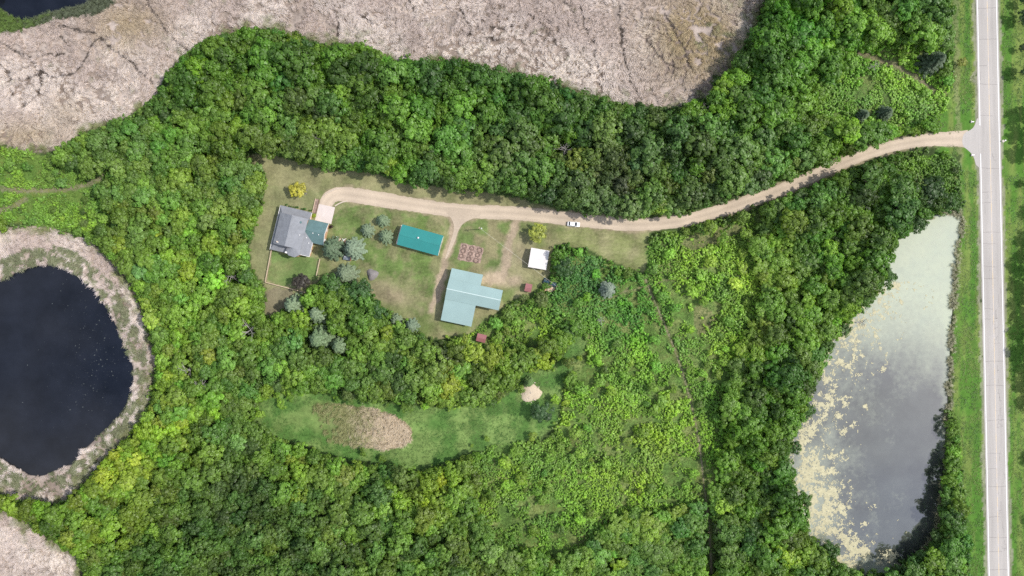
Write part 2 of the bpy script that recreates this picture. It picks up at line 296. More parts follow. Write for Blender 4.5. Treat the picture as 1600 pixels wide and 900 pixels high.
def watermat(name, murk, gloss, rough, film=None):
    """dark water; pale duckweed and painted cloud reflection are mixed in by a weight stored on the sheet"""
    m, n, l, b = newmat(name); n.remove(b)
    tc = N(n, 'TexCoord')
    d = N(n, 'BsdfDiffuse'); g = N(n, 'BsdfGlossy', Roughness=rough); g.inputs['Color'].default_value = (1, 1, 1, 1)
    nz = N(n, 'TexNoise', Scale=0.09, Detail=6.0, Roughness=0.6); l.new(tc.outputs['Object'], nz.inputs['Vector'])
    mr = N(n, 'MapRange'); mr.inputs['From Min'].default_value = 0.3; mr.inputs['From Max'].default_value = 0.7; mr.inputs['To Min'].default_value = 0.6; mr.inputs['To Max'].default_value = 1.4
    l.new(nz.outputs['Fac'], mr.inputs['Value'])
    mu = N(n, 'VectorMath', operation='SCALE'); mu.inputs[0].default_value = murk; l.new(mr.outputs[0], mu.inputs['Scale']); l.new(mu.outputs[0], d.inputs['Color'])
    bz = N(n, 'TexNoise', Scale=1.1, Detail=2.0); l.new(tc.outputs['Object'], bz.inputs['Vector'])
    bp = N(n, 'Bump', Strength=0.04, Distance=0.1); l.new(bz.outputs['Fac'], bp.inputs['Height']); l.new(bp.outputs[0], g.inputs['Normal'])
    ms = N(n, 'MixShader', Fac=gloss); l.new(d.outputs[0], ms.inputs[1]); l.new(g.outputs[0], ms.inputs[2])
    out = ms
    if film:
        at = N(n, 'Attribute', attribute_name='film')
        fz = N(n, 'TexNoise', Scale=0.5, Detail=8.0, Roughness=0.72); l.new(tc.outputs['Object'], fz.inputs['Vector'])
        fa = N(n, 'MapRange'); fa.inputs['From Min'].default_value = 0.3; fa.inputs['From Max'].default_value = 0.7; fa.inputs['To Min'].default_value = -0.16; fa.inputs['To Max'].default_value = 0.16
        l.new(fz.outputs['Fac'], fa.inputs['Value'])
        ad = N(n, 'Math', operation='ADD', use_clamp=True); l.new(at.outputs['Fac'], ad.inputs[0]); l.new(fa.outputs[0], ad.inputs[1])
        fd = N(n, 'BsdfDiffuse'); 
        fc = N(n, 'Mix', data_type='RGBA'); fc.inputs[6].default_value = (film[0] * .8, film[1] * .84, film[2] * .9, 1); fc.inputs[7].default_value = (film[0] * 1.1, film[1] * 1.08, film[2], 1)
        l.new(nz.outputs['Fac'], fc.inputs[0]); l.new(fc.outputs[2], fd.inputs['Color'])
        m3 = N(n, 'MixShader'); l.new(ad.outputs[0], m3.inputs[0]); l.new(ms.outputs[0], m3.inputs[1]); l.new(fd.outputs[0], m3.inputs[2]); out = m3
    l.new(out.outputs[0], n['Material Output'].inputs['Surface'])
    return m
MAT['water_dark'] = watermat('dark_pond_water', (0.0085, 0.010, 0.015), 0.035, 0.05)
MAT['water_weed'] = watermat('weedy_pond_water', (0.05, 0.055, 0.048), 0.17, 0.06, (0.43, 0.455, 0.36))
MAT['algae'] = simple('yellow_algae', (0.43, 0.395, 0.25), 0.9, 0.3, 1.0, 0.5)

# ------------------------------------------------------------------ mesh and object helpers
def mesh(name, v, f, mats=()):
    me = bpy.data.meshes.new(name); me.from_pydata([tuple(q) for q in v], [], [tuple(q) for q in f])
    for m in mats: me.materials.append(m)
    me.update(); return me
def npmesh(name, v, quads, mat, attrs=None):
    """fast mesh from numpy arrays; quads (n,4) or (n,3)"""
    me = bpy.data.meshes.new(name); k = quads.shape[1]
    me.vertices.add(len(v)); me.vertices.foreach_set('co', np.asarray(v, np.float32).ravel())
    me.loops.add(quads.size); me.loops.foreach_set('vertex_index', quads.astype(np.int32).ravel())
    me.polygons.add(len(quads)); me.polygons.foreach_set('loop_start', np.arange(0, quads.size, k, dtype=np.int32))
    for an, (ty, da) in (attrs or {}).items():
        at = me.attributes.new(an, ty, 'POINT')
        at.data.foreach_set('color' if ty == 'FLOAT_COLOR' else 'value', np.asarray(da, np.float32).ravel())
    me.materials.append(mat); me.update(calc_edges=True); return me
def link(name, me, parent=None, loc=None, rz=0.0):
    o = bpy.data.objects.new(name, me); C.objects.link(o)
    if loc is not None: o.location = loc
    o.rotation_euler = (0, 0, rz)
    if parent: o.parent = parent
    return o
def tag(o, label=None, cat=None, group=None, kind=None):
    if label: o['label'] = label
    if cat: o['category'] = cat
    if group: o['group'] = group
    if kind: o['kind'] = kind
    return o
def thing(name, label, cat, loc=(0, 0, 0), rz=0.0, group=None):
    o = bpy.data.objects.new(name, None); C.objects.link(o); o.empty_display_size = 0.2
    o.location = loc; o.rotation_euler = (0, 0, rz)
    return tag(o, label, cat, group)
class B:
    """collects faces for one part"""
    def __init__(s): s.v = []; s.f = []
    def poly(s, pts):
        i = len(s.v); s.v += [tuple(p) for p in pts]; s.f.append(tuple(range(i, i + len(pts))))
    def box(s, x0, x1, y0, y1, z0, z1):
        i = len(s.v)
        s.v += [(x0,y0,z0),(x1,y0,z0),(x1,y1,z0),(x0,y1,z0),(x0,y0,z1),(x1,y0,z1),(x1,y1,z1),(x0,y1,z1)]
        s.f += [tuple(i + k for k in q) for q in ((3,2,1,0),(4,5,6,7),(0,1,5,4),(1,2,6,5),(2,3,7,6),(3,0,4,7))]
        return s
    def bar(s, a, b, w, h=None):
        a = Vector(a); b = Vector(b); d = (b - a).normalized(); h = h or w
        u = d.cross(Vector((0, 0, 1)));
        if u.length < 1e-3: u = Vector((1, 0, 0))
        u.normalize(); n = u.cross(d); u *= w / 2; n *= h / 2; i = len(s.v)
        for p in (a, b): s.v += [tuple(p - u - n), tuple(p + u - n), tuple(p + u + n), tuple(p - u + n)]
        s.f += [tuple(i + k for k in q) for q in ((3,2,1,0),(4,5,6,7),(0,1,5,4),(1,2,6,5),(2,3,7,6),(3,0,4,7))]
        return s
    def tube(s, pts, rad, k=6):
        base = len(s.v); m = len(pts)
        for i, p in enumerate(pts):
            p = Vector(p); d = (Vector(pts[min(i + 1, m - 1)]) - Vector(pts[max(i - 1, 0)])).normalized()
            u = d.cross(Vector((0.3, 0.2, 1)) if abs(d.z) < 0.9 else Vector((1, 0, 0))).normalized(); n = d.cross(u); r = rad[i]
            s.v += [tuple(p + u * r * math.cos(6.2832 * j / k) + n * r * math.sin(6.2832 * j / k)) for j in range(k)]
        for i in range(m - 1):
            for j in range(k):
                a = base + i * k; s.f.append((a + j, a + (j + 1) % k, a + k + (j + 1) % k, a + k + j))
        s.f.append(tuple(base + j for j in reversed(range(k)))); s.f.append(tuple(base + (m - 1) * k + j for j in range(k)))
        return s
    def slab(s, pts, t):
        """polygon given by its top points, thickened straight down"""
        i = len(s.v); n = len(pts); s.v += [tuple(p) for p in pts]; s.v += [(p[0], p[1], p[2] - t) for p in pts]
        s.f.append(tuple(i + k for k in range(n))); s.f.append(tuple(i + n + k for k in reversed(range(n))))
        for k in range(n): s.f.append((i + k, i + n + k, i + n + (k + 1) % n, i + (k + 1) % n))
        return s
    def make(s, name, mat, parent=None, loc=None, rz=0.0, smoothed=False):
        me = mesh(name, s.v, s.f, [MAT[mat] if isinstance(mat, str) else mat])
        if smoothed:
            for p in me.polygons: p.use_smooth = True
        return link(name, me, parent, loc, rz)

# ------------------------------------------------------------------ ground
GX = np.concatenate([[-6000, -3000, -1500, -800, -500, -350, -270], np.arange(-225, 225.01, 0.65), [270, 350, 500, 800, 1500, 3000, 6000]])
GY = np.concatenate([[-6000, -3000, -1500, -800, -400, -220, -160], np.arange(-134, 134.01, 0.65), [160, 220, 400, 800, 1500, 3000, 6000]])
gx, gy = np.meshgrid(GX, GY)
px = gx / S + 800; py = 450 - gy / S
wx = px + 9 * (fbm(px / 9, py / 9, 1) - .5) + 6 * (fbm(px / 40, py / 40, 5) - .5)
wy = py + 9 * (fbm(px / 9, py / 9, 2) - .5) + 6 * (fbm(px / 40, py / 40, 6) - .5)
big = fbm(px / 70, py / 70, 21); med = fbm(px / 22, py / 22, 31)
col = np.empty(px.shape + (3,)); col[:] = (0.055, 0.085, 0.026)
col *= (0.7 + 0.6 * big)[..., None]
grain = np.full(px.shape, 0.4)
def paint(mask, c, g=None, k=1.0, c2=None, mixn=None):
    m = np.asarray(mask, float) * k
    cc = np.array(c) if c2 is None else np.array(c) * (1 - mixn[..., None]) + np.array(c2) * mixn[..., None]
    col[:] = col * (1 - m[..., None]) + cc * m[..., None]
    if g is not None: grain[:] = np.where(m > 0.5, g, grain)
def ss(a, lo, hi):
    t = np.clip((a - lo) / (hi - lo), 0, 1); return t * t * (3 - 2 * t)
marsh = inpoly(wx, wy, Z['marsh_n']) | inpoly(wx, wy, Z['ring_w']) | inpoly(wx, wy, Z['marsh_sw'])
paint(marsh, (0.21, 0.165, 0.135), 0.45, c2=(0.36, 0.30, 0.26), mixn=ss(big, .3, .7))
paint(marsh & (chan(px, py) < 2.0), (0.065, 0.052, 0.043), 0.4)
paint(inpoly(wx, wy, Z['fringe_nw']), (0.08, 0.095, 0.055), 0.4)
paint(inpoly(wx, wy, Z['meadow_w']), (0.085, 0.16, 0.032), 0.3, c2=(0.12, 0.19, 0.04), mixn=ss(med, .3, .7))
paint(inpoly(wx, wy, Z['clear']), (0.075, 0.155, 0.035), 0.4, c2=(0.15, 0.225, 0.065), mixn=ss(med, .35, .65))
paint(inpoly(wx, wy, Z['reed_oval']) * ss(wx + 60 * (med - .5), 455, 560), (0.12, 0.16, 0.05), 0.4, c2=(0.30, 0.245, 0.18), mixn=ss(wx + 50 * (med - .5), 500, 600) * 0.9)
for k in ('thick_b', 'thick_c', 'thick_ne', 'thick_se'):
    paint(inpoly(wx, wy, Z[k]), (0.10, 0.175, 0.04), 0.5, c2=(0.175, 0.215, 0.07), mixn=ss(med, .4, .7))
for k in ('bare_c', 'bare_d'): paint(inpoly(wx, wy, Z[k]), (0.19, 0.18, 0.085), 0.45, .8)
vw = inpoly(wx, wy, Z['verge_w']) | inpoly(wx, wy, Z['verge_e'])
paint(vw, (0.075, 0.17, 0.025), 0.28, c2=(0.15, 0.205, 0.05), mixn=ss(fbm(px / 9, py / 60, 77), .35, .68))
rdx = wx - (1541.5 + 0.0205 * wy)         # pixels from the road's centre line
paint(vw & (rdx < -26) & (rdx > -34), (0.06, 0.15, 0.022), 0.28, 0.7)
paint(vw & (rdx < -44) & (rdx > -52) & (py < 340), (0.2, 0.21, 0.1), 0.3, 0.6)
paint((np.abs(rdx) > 15) & (np.abs(rdx) < 21.5), (0.24, 0.235, 0.165), 0.3, 0.8)
de0 = np.zeros(px.shape)
# the yard: mown grass, greener around the buildings and spruces, dry to the west and east
yard = inpoly(wx, wy, Z['yard'])
paint(yard, (0.12, 0.16, 0.05), 0.4, c2=(0.235, 0.22, 0.115), mixn=ss(med * .6 + big * .4, .35, .65))
west = yard & (wx < 500); paint(west, (0.235, 0.23, 0.12), 0.35, 0.6)
paint(yard & (wy < 330) & (wy < 300 + (wx - 500) * .13), (0.225, 0.21, 0.11), 0.4, 0.6)
green_lawn = inpoly(wx, wy, smooth([(520,330),(560,318),(640,330),(690,345),(698,365),(688,405),(684,440),(676,470),(640,450),(590,418),(560,425),(525,400),(520,360)], 2))
paint(green_lawn & yard, (0.098, 0.155, 0.04), 0.5, 0.9, (0.16, 0.165, 0.075), ss(.6 * med + .4 * fbm(px / 7, py / 7, 33), .38, .62))
paint(inpoly(wx, wy, [(425,394),(500,402),(494,436),(470,448),(418,440)]) & yard, (0.10, 0.175, 0.045), 0.35, 0.85, (0.15, 0.18, 0.065), ss(med, .4, .7))
paint(inpoly(wx, wy, smooth([(722,352),(748,342),(790,350),(796,385),(786,425),(752,428),(700,412),(710,375)], 2)), (0.105, 0.16, 0.045), 0.4, 0.8, (0.2, 0.18, 0.095), ss(med, .4, .62))
dp = np.hypot((wx - 615) / 60, (wy - 462 - (wx - 615) * .38) / 26); paint(yard & (dp < 1), (0.27, 0.205, 0.145), 0.4, 0.6 * (1 - ss(dp + 1.2 * (med - .5), .3, .85)))
paint(inpoly(wx, wy, smooth([(418,445),(470,458),(460,475),(425,495),(412,488)], 1)), (0.2, 0.165, 0.12), 0.35, 0.7)
field = inpoly(wx, wy, smooth([(865,356),(1012,364),(1008,428),(985,422),(950,404),(915,388),(870,378)], 1))
stripe = 0.5 + 0.5 * np.sin((wy - wx * .06) * 1.15); mow = 0.5 + 0.5 * np.sin((py - px * .27 + 2 * med) * 1.3)
paint(yard, (0.2, 0.2, 0.1), None, .16 * mow * (1 - ss(de0, 0, 9)))
paint(field, (0.17, 0.19, 0.072), 0.4, 0.9, (0.26, 0.245, 0.13), np.clip(stripe * .35 + ss(med, .35, .7) * .65, 0, 1))
# worn gravel and dirt
dd = np.min([distpoly(wx, wy, t) for t in TRACKS], 0)
paint(dd < 13, (0.33, 0.26, 0.185), 0.4, np.clip(1 - ss(dd + 9 * (med - .5), 3, 9), 0, 1) * 0.95)
apr = np.hypot((wx - 780) / 42, (wy - 436) / 15); paint(apr < 1.3, (0.36, 0.285, 0.2), 0.4, np.clip(1 - ss(apr + 1.2 * (med - .5), .45, 1.1), 0, 1) * .9)
apr = np.hypot((wx - 815) / 26, (wy - 395) / 40); paint(apr < 1.3, (0.29, 0.235, 0.16), 0.4, np.clip(1 - ss(apr + 1.4 * (med - .5), .3, 1.1), 0, 1) * .5)
de = distpoly(wx, wy, DRIVE); paint(de < 17, (0.30, 0.24, 0.165), 0.4, np.clip(1 - ss(de + 7 * (med - .5), 8, 14), 0, 1) * .85)
tr = distpoly(wx, wy, TRAILS[0]); paint(tr < 7, (0.12, 0.145, 0.05), 0.3, np.clip(1 - ss(tr, 3, 7), 0, 1))
for i, c in ((1, (0.2, 0.175, 0.115)), (2, (0.2, 0.18, 0.115)), (3, (0.2, 0.165, 0.11)), (4, (0.2, 0.18, 0.10))):
    tr = distpoly(wx, wy, TRAILS[i]) * (3 if i == 4 else 1); paint(tr < 8, c, 0.35, np.clip(1 - ss(tr, 3, 7), 0, 1) * .9)
gh = ground_h(px, py); far = (np.abs(gx) > 226) | (np.abs(gy) > 135); gh = np.where(far, 0, gh)
paint(gh < -0.25, (0.05, 0.045, 0.035), 0.3)
col = np.clip(col, 0.005, 1)
nyy, nxx = gx.shape; idx = np.arange(nyy * nxx).reshape(nyy, nxx)
quads = np.stack([idx[:-1, :-1], idx[:-1, 1:], idx[1:, 1:], idx[1:, :-1]], -1).reshape(-1, 4)
gme = npmesh('ground', np.stack([gx, gy, gh], -1).reshape(-1, 3), quads, MAT['ground'],
             {'zone': ('FLOAT_COLOR', np.concatenate([col, np.ones(px.shape + (1,))], -1)), 'grain': ('FLOAT', grain)})
tag(link('ground', gme), kind='structure')

# ------------------------------------------------------------------ water
def sheet(name, poly, z, mat, step=1.5, grow=0.0, film=None):
    p = np.array(poly, float); c = p.mean(0); p = c + (p - c) * (1 + grow)
    x0, y0 = p.min(0); x1, y1 = p.max(0); s = step / S
    X, Y = np.meshgrid(np.arange(x0, x1 + s, s), np.arange(y0, y1 + s, s)); ii = np.arange(X.size).reshape(X.shape)
    cen = inpoly(X[:-1, :-1] + s / 2, Y[:-1, :-1] + s / 2, p)
    q = np.stack([ii[1:, :-1], ii[1:, 1:], ii[:-1, 1:], ii[:-1, :-1]], -1)[cen]
    at = {'film': ('FLOAT', film(X, Y))} if film else {}
    W = Pa(np.stack([X.ravel(), Y.ravel()], 1))
    me = npmesh(name, np.concatenate([W, np.full((len(W), 1), z)], 1), q, mat, at)
    return tag(link(name, me), kind='structure')
sheet('pond_water', Z['pond_w'], WATER_Z, MAT['water_dark'], grow=0.06)
sheet('pond_water', Z['pond_nw'], WATER_Z, MAT['water_dark'], grow=0.15)
def film_reflection_e(X, Y):  # duckweed cover, with the bright cloud reflection of the upper pond painted in
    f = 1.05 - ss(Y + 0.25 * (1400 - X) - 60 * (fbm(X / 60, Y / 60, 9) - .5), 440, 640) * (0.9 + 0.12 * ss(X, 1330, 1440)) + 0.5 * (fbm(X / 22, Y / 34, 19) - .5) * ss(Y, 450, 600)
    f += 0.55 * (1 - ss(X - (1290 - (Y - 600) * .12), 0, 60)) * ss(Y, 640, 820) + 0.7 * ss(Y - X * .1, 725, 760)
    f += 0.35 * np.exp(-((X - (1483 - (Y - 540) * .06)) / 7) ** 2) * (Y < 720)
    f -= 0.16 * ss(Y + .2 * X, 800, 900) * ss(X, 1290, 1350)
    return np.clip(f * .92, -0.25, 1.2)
sheet('pond_water', Z['pond_e'], WATER_Z, MAT['water_weed'], step=1.0, grow=0.07, film=film_reflection_e)
# mats of yellow algae floating at the west and south of the weedy pond
X, Y = np.meshgrid(np.arange(1225, 1500, 1.2), np.arange(440, 905, 1.2))
shore = np.hypot((X - np.interp(Y, [460, 520, 600, 690, 770, 830, 880], [1385, 1335, 1292, 1256, 1262, 1290, 1330])), 0) * np.sign(X - np.interp(Y, [460, 520, 600, 690, 770, 830, 880], [1385, 1335, 1292, 1256, 1262, 1290, 1330]))
n1 = fbm((X * .8 + Y * .6) / 13, (Y * .8 - X * .6) / 13, 40, 5); n2 = fbm((X * .6 - Y * .8) / 4.5, (Y * .6 + X * .8) / 4.5, 41, 3)
wgt = 0.30 - np.clip(shore - 4, 0, 130) / 90
wgt += 0.42 * np.exp(-(((X - 1282) / 26) ** 2 + ((Y - 740) / 40) ** 2)) + 0.55 * np.exp(-(((X - 1310) / 26) ** 2 + ((Y - 795) / 26) ** 2))
for cx_, cy_, r_ in ((1352,818,9),(1362,830,9),(1368,812,7),(1365,794,7),(1392,802,6),(1404,812,6),(1410,820,8),(1400,835,10),(1418,832,9),(1426,835,6),(1366,845,8),(1340,858,16),(1395,868,20),(1310,650,6),(1336,663,9),(1316,670,9),(1347,648,3),(1352,635,4),(1385,570,12),(1380,578,6),(1455,558,5),(1430,748,3),(1420,772,4),(1314,705,6),(1318,718,5),(1352,633,4),(1272,585,8),(1330,560,0),(1395,840,6)):
    if r_: wgt += 0.75 * np.exp(-(((X - cx_) / r_) ** 2 + ((Y - cy_) / (r_ * .8)) ** 2))
on = (wgt * .9 + 1.5 * (n1 - .5) + 1.5 * (n2 - .5) + .5 * (rng.random(X.shape) - .5) > 0.31) & look(M['pond_e'], X, Y)
ii = np.arange(X.size).reshape(X.shape); q = np.stack([ii[1:, :-1], ii[1:, 1:], ii[:-1, 1:], ii[:-1, :-1]], -1)[on[:-1, :-1]]
Wp = Pa(np.stack([X.ravel(), Y.ravel()], 1)); zz = WATER_Z + 0.02 + 0.05 * n2.ravel()
tag(link('algae_mats', npmesh('algae_mats', np.concatenate([Wp, zz[:, None]], 1), q, MAT['algae'])), 'patches of yellow algae floating along the shore of the weedy pond', 'algae', kind='stuff')

r = np.random.default_rng(31); m_ = 420; X = r.normal(140, 38, m_); Y = r.normal(545, 70, m_); k = look(M['pond_w'], X, Y) & (X > -20) & (ground_h(X, Y) < -.6); X, Y = X[k], Y[k]; m_ = len(X); W_ = Pa(np.c_[X, Y]); a_ = r.uniform(0, 6.28, m_); s_ = .1 + .4 * r.random(m_) ** 6
dx = np.c_[np.cos(a_), np.sin(a_)] * s_[:, None]; dy = np.c_[-np.sin(a_), np.cos(a_)] * (s_ * r.uniform(.2, .7, m_))[:, None]; zc_ = np.full((m_, 1), WATER_Z + .012)
v_ = np.stack([np.c_[W_ - dx, zc_], np.c_[W_ - dy, zc_], np.c_[W_ + dx, zc_], np.c_[W_ + dy, zc_]], 1).reshape(-1, 3)
tag(link('floating_weed', npmesh('floating_weed', v_, np.arange(4 * m_).reshape(-1, 4), simple('drowned_weed', (0.05, 0.058, 0.06), .9, .4, .4))), 'scattered bits of weed floating on the dark round pond', 'pond weed', kind='stuff')
# ------------------------------------------------------------------ road, driveway, paths
def strip(name, line, half, z, mat, jag=0.0, parent=None, step=0.6, seed=0):
    """ribbon along a pixel line; 'across' runs 0..1 from side to side"""
    p = Pa(line); d = np.r_[0, np.cumsum(np.hypot(*np.diff(p, axis=0).T))]; n = max(2, int(d[-1] / step)); t = np.linspace(0, d[-1], n)
    cx = np.interp(t, d, p[:, 0]); cy = np.interp(t, d, p[:, 1]); tx = np.gradient(cx); ty = np.gradient(cy); L = np.hypot(tx, ty); nx, ny = -ty / L, tx / L
    hw = (np.interp(np.linspace(0, 1, n), np.linspace(0, 1, len(half)), half) if np.ndim(half) else np.full(n, half))
    K = 9; v = []; ac = []
    for k in range(K):
        a = k / (K - 1) * 2 - 1; w_ = hw * a
        if k in (0, K - 1): w_ = w_ + jag * np.sign(a) * (fbm(t / 1.3, np.full(n, 3.0 + a * 9), seed, 3) - .5) * 2
        v.append(np.stack([cx + nx * w_, cy + ny * w_, np.full(n, z)], 1)); ac.append(np.full(n, k / (K - 1)))
    v = np.stack(v, 1).reshape(-1, 3); ac = np.stack(ac, 1).ravel(); ii = np.arange(n * K).reshape(n, K)
    q = np.stack([ii[:-1, 1:], ii[:-1, :-1], ii[1:, :-1], ii[1:, 1:]], -1).reshape(-1, 4)
    return link(name, npmesh(name, v, q, MAT[mat], {'across': ('FLOAT', ac)}), parent)
def rcx(y): return 1542.0 + 0.0205 * y
RL = [(rcx(y), y) for y in range(-2000, 2901, 20)]
road = tag(strip('road', RL, 4.35, 0.034, 'road', 0.12, step=2.0), kind='structure')
poly = [(1527,183),(1524,194),(1519,202),(1507,207),(1503,218),(1505,229),(1513,235),(1521,243),(1526,262),(1540,262),(1540,183)]
ap = B(); ap.poly([P(x, y, 0.028) for x, y in reversed(smooth(poly, 1))]); me = mesh('road_apron', ap.v, ap.f, [MAT['road']])
tag(link('road_apron', me), kind='structure')
for s in (-1, 1):
    segs = [(-2000, 2900)] if s > 0 else [(-2000, 199), (240, 2900)]
    for a, b in segs: strip('edge_line', [(rcx(y) + s * 14.8, y) for y in np.arange(a, b + 1, 12)], 0.11, 0.040, 'line_white', 0.02, road, 1.5)
strip('centre_line', [(rcx(y) + 0.3, y) for y in range(-2000, 2901, 20)], 0.13, 0.040, 'line_yellow', 0.04, road, 1.5)
ckx = random.Random(3)
def crack(pts, wd):
    b = B(); pw = [P(*q, 0.0395) for q in pts]
    for a, c in zip(pw[:-1], pw[1:]):
        d = (c - a).normalized(); n_ = Vector((-d.y, d.x, 0)) * wd / 2 * ckx.uniform(.6, 1.3)
        b.poly([a - n_, c - n_, c + n_, a + n_])
    b.make('crack', 'crack', road)
for y in (13, 61, 103, 130, 181, 262, 301, 317, 363, 381, 415, 434, 482, 500, 565, 602, 657, 708, 733, 760, 809, 839, 862, 890):
    full = ckx.random() < .7; x0 = -14.2; x1 = 14.2 if full else ckx.uniform(-3, 8); pts = []; yy = y
    for i in range(9):
        yy += ckx.uniform(-.6, .6); pts.append((rcx(y) + x0 + (x1 - x0) * i / 8, yy))
    crack(pts, 0.14)
for i in range(34):
    y = ckx.choice([ckx.uniform(440, 900), ckx.uniform(0, 900)]); x = ckx.uniform(2, 11) if y > 430 else ckx.uniform(-12, 12); pts = [(rcx(y) + x, y)]
    for k in range(ckx.randint(3, 8)):
        if ckx.random() < .4: x += ckx.uniform(-3.5, 3.5)
        else: y += ckx.uniform(1.5, 5)
        x = max(-13, min(13, x)); pts.append((rcx(y) + x, y))
    crack(pts, 0.10)
half = [2.55, 2.9, 2.9, 2.7, 2.6, 2.6, 2.6, 2.6, 2.55, 2.5, 2.45, 2.4, 2.4, 2.4, 2.4, 2.3, 2.2, 2.2, 2.3, 2.6, 3.3]
tag(strip('driveway', DRIVE, half, 0.016, 'gravel', 0.35), kind='structure')
b = B(); b.poly([P(x, y, 0.020) for x, y in reversed(smooth([(686,322),(700,334),(708,346),(710,358),(705,374),(699,392),(695,405),(698,404),(706,388),(712,374),(716,360),(724,348),(740,341),(752,337),(752,328)], 2))])
tag(b.make('driveway_turnoff', 'gravel'), kind='structure')
b = B(); b.poly([P(x, y, 0.028) for x, y in ((492,344),(517.5,350),(523.5,324),(498.6,318.6))]); pad = tag(b.make('concrete_pad', 'concrete'), kind='structure')
tag(strip('footpath', TRAILS[0], 0.36, 0.012, 'trail', 0.25, seed=4), kind='structure')

# ------------------------------------------------------------------ buildings
def window(parent, c, n, wd, ht, frame='white'):
    """window standing on a wall: c centre, n outward normal in the parent's frame"""
    c = Vector(c); n = Vector(n); u = Vector((-n.y, n.x, 0))
    b = B(); f = 0.09
    for a, e in (((-wd/2, -ht/2), (wd/2, -ht/2)), ((-wd/2, ht/2), (wd/2, ht/2))):
        b.bar(c + n * .03 + u * a[0] + Vector((0,0,a[1])), c + n * .03 + u * e[0] + Vector((0,0,e[1])), f, f)
    for s in (-1, 1): b.bar(c + n * .03 + u * s * (wd/2 + .002) + Vector((0,0,-ht/2)), c + n * .03 + u * s * (wd/2 + .002) + Vector((0,0,ht/2)), f * 1.05, f * 1.05)
    w_ = b.make('window', frame, parent)
    p = B(); q = c + n * .012
    p.poly([q - u * wd/2 - Vector((0,0,ht/2)), q + u * wd/2 - Vector((0,0,ht/2)), q + u * wd/2 + Vector((0,0,ht/2)), q - u * wd/2 + Vector((0,0,ht/2))])
    p.make('pane', 'glass', w_)
def door(parent, c, n, wd, ht, mat='white', name='door', panels=0):
    c = Vector(c); n = Vector(n); u = Vector((-n.y, n.x, 0)); b = B()
    b.bar(c - u * wd/2 + n * .03 + Vector((0,0,ht/2)), c + u * wd/2 + n * .03 + Vector((0,0,ht/2)), .08, ht)
    d = b.make(name, mat, parent)
    if panels:
        for k in range(1, panels):
            z = ht * k / panels; B().bar(c - u * wd/2 * .98 + n * .075 + Vector((0,0,z)), c + u * wd/2 * .98 + n * .075 + Vector((0,0,z)), .02, .05).make('panel_joint', 'barnwall', d)
    else:
        h = B(); h.bar(c + u * wd * .38 + n * .08 + Vector((0,0,1.0)), c + u * wd * .38 + n * .13 + Vector((0,0,1.0)), .08, .08); h.make('handle', 'steel', d)
    return d
def gable_wall(b, x0, x1, y0, y1, z0, ze, zr, axis):
    """closed house body with its two gables, ridge along axis x or y"""
    if axis == 'x':
        ym = (y0 + y1) / 2
        prof = [(y0, z0), (y1, z0), (y1, ze), (ym, zr), (y0, ze)]; A = [(x0, p, q) for p, q in prof]; E = [(x1, p, q) for p, q in prof]
    else:
        xm = (x0 + x1) / 2
        prof = [(x1, z0), (x0, z0), (x0, ze), (xm, zr), (x1, ze)]; A = [(p, y0, q) for p, q in prof]; E = [(p, y1, q) for p, q in prof]
    i = len(b.v); b.v += A + E; n = 5
    b.f.append(tuple(i + k for k in reversed(range(n)))); b.f.append(tuple(i + n + k for k in range(n)))
    for k in range(n): b.f.append((i + k, i + (k + 1) % n, i + n + (k + 1) % n, i + n + k))
def ribs(parent, a0, a1, b0, b1, n, mat, h=0.035):
    """standing seams from eave line a0-a1 to ridge line b0-b1, joined: finer than a pixel"""
    b = B(); a0, a1, b0, b1 = map(Vector, (a0, a1, b0, b1))
    for k in range(n + 1):
        t = (k + .02) / (n + .04); b.bar(a0.lerp(a1, t) + Vector((0,0,h/2)), b0.lerp(b1, t) + Vector((0,0,h/2)), .05, h)
    o = b.make('standing_seams', mat, parent); o['kind'] = 'stuff'; return o
def frame_at(corners, z):
    """centre, angle from four roof corners (NW NE SE SW) seen in the photo at height z"""
    p = [P(x, y, z) for x, y in corners]; c = sum(p, Vector()) / 4; d = (p[1] - p[0]) + (p[2] - p[3])
    return Vector((c.x, c.y, 0)), math.atan2(d.y, d.x), ((p[1]-p[0]).length + (p[2]-p[3]).length) / 2, ((p[3]-p[0]).length + (p[2]-p[1]).length) / 2
def shed(name, label, cat, corners, ze, zr, roofm, wallm, over=.3, seams=0, group=None):
    c, a, L, W = frame_at(corners, ze); t = thing(name, label, cat, c, a, group); L /= 2; W /= 2
    b = B(); gable_wall(b, -L + over, L - over, -W + over, W - over, 0, ze - .05, zr - .05 - (zr - ze) * over / W, 'x'); b.make('wall', wallm, t)
    for s in (-1, 1):
        b = B(); pts = [(-L, s * W, ze), (L, s * W, ze), (L, 0, zr), (-L, 0, zr)]
        b.slab(pts if s < 0 else pts[::-1], .1); r = b.make('roof_slope', roofm, t)
        if seams: ribs(r, (-L, s * W, ze), (L, s * W, ze), (-L, s * .06, zr - .01), (L, s * .06, zr - .01), seams, roofm)
    b = B(); b.bar((-L - .01, 0, zr + .02), (L + .01, 0, zr + .02), .3, .06); b.make('ridge_cap', roofm, t)
    return t, L, W
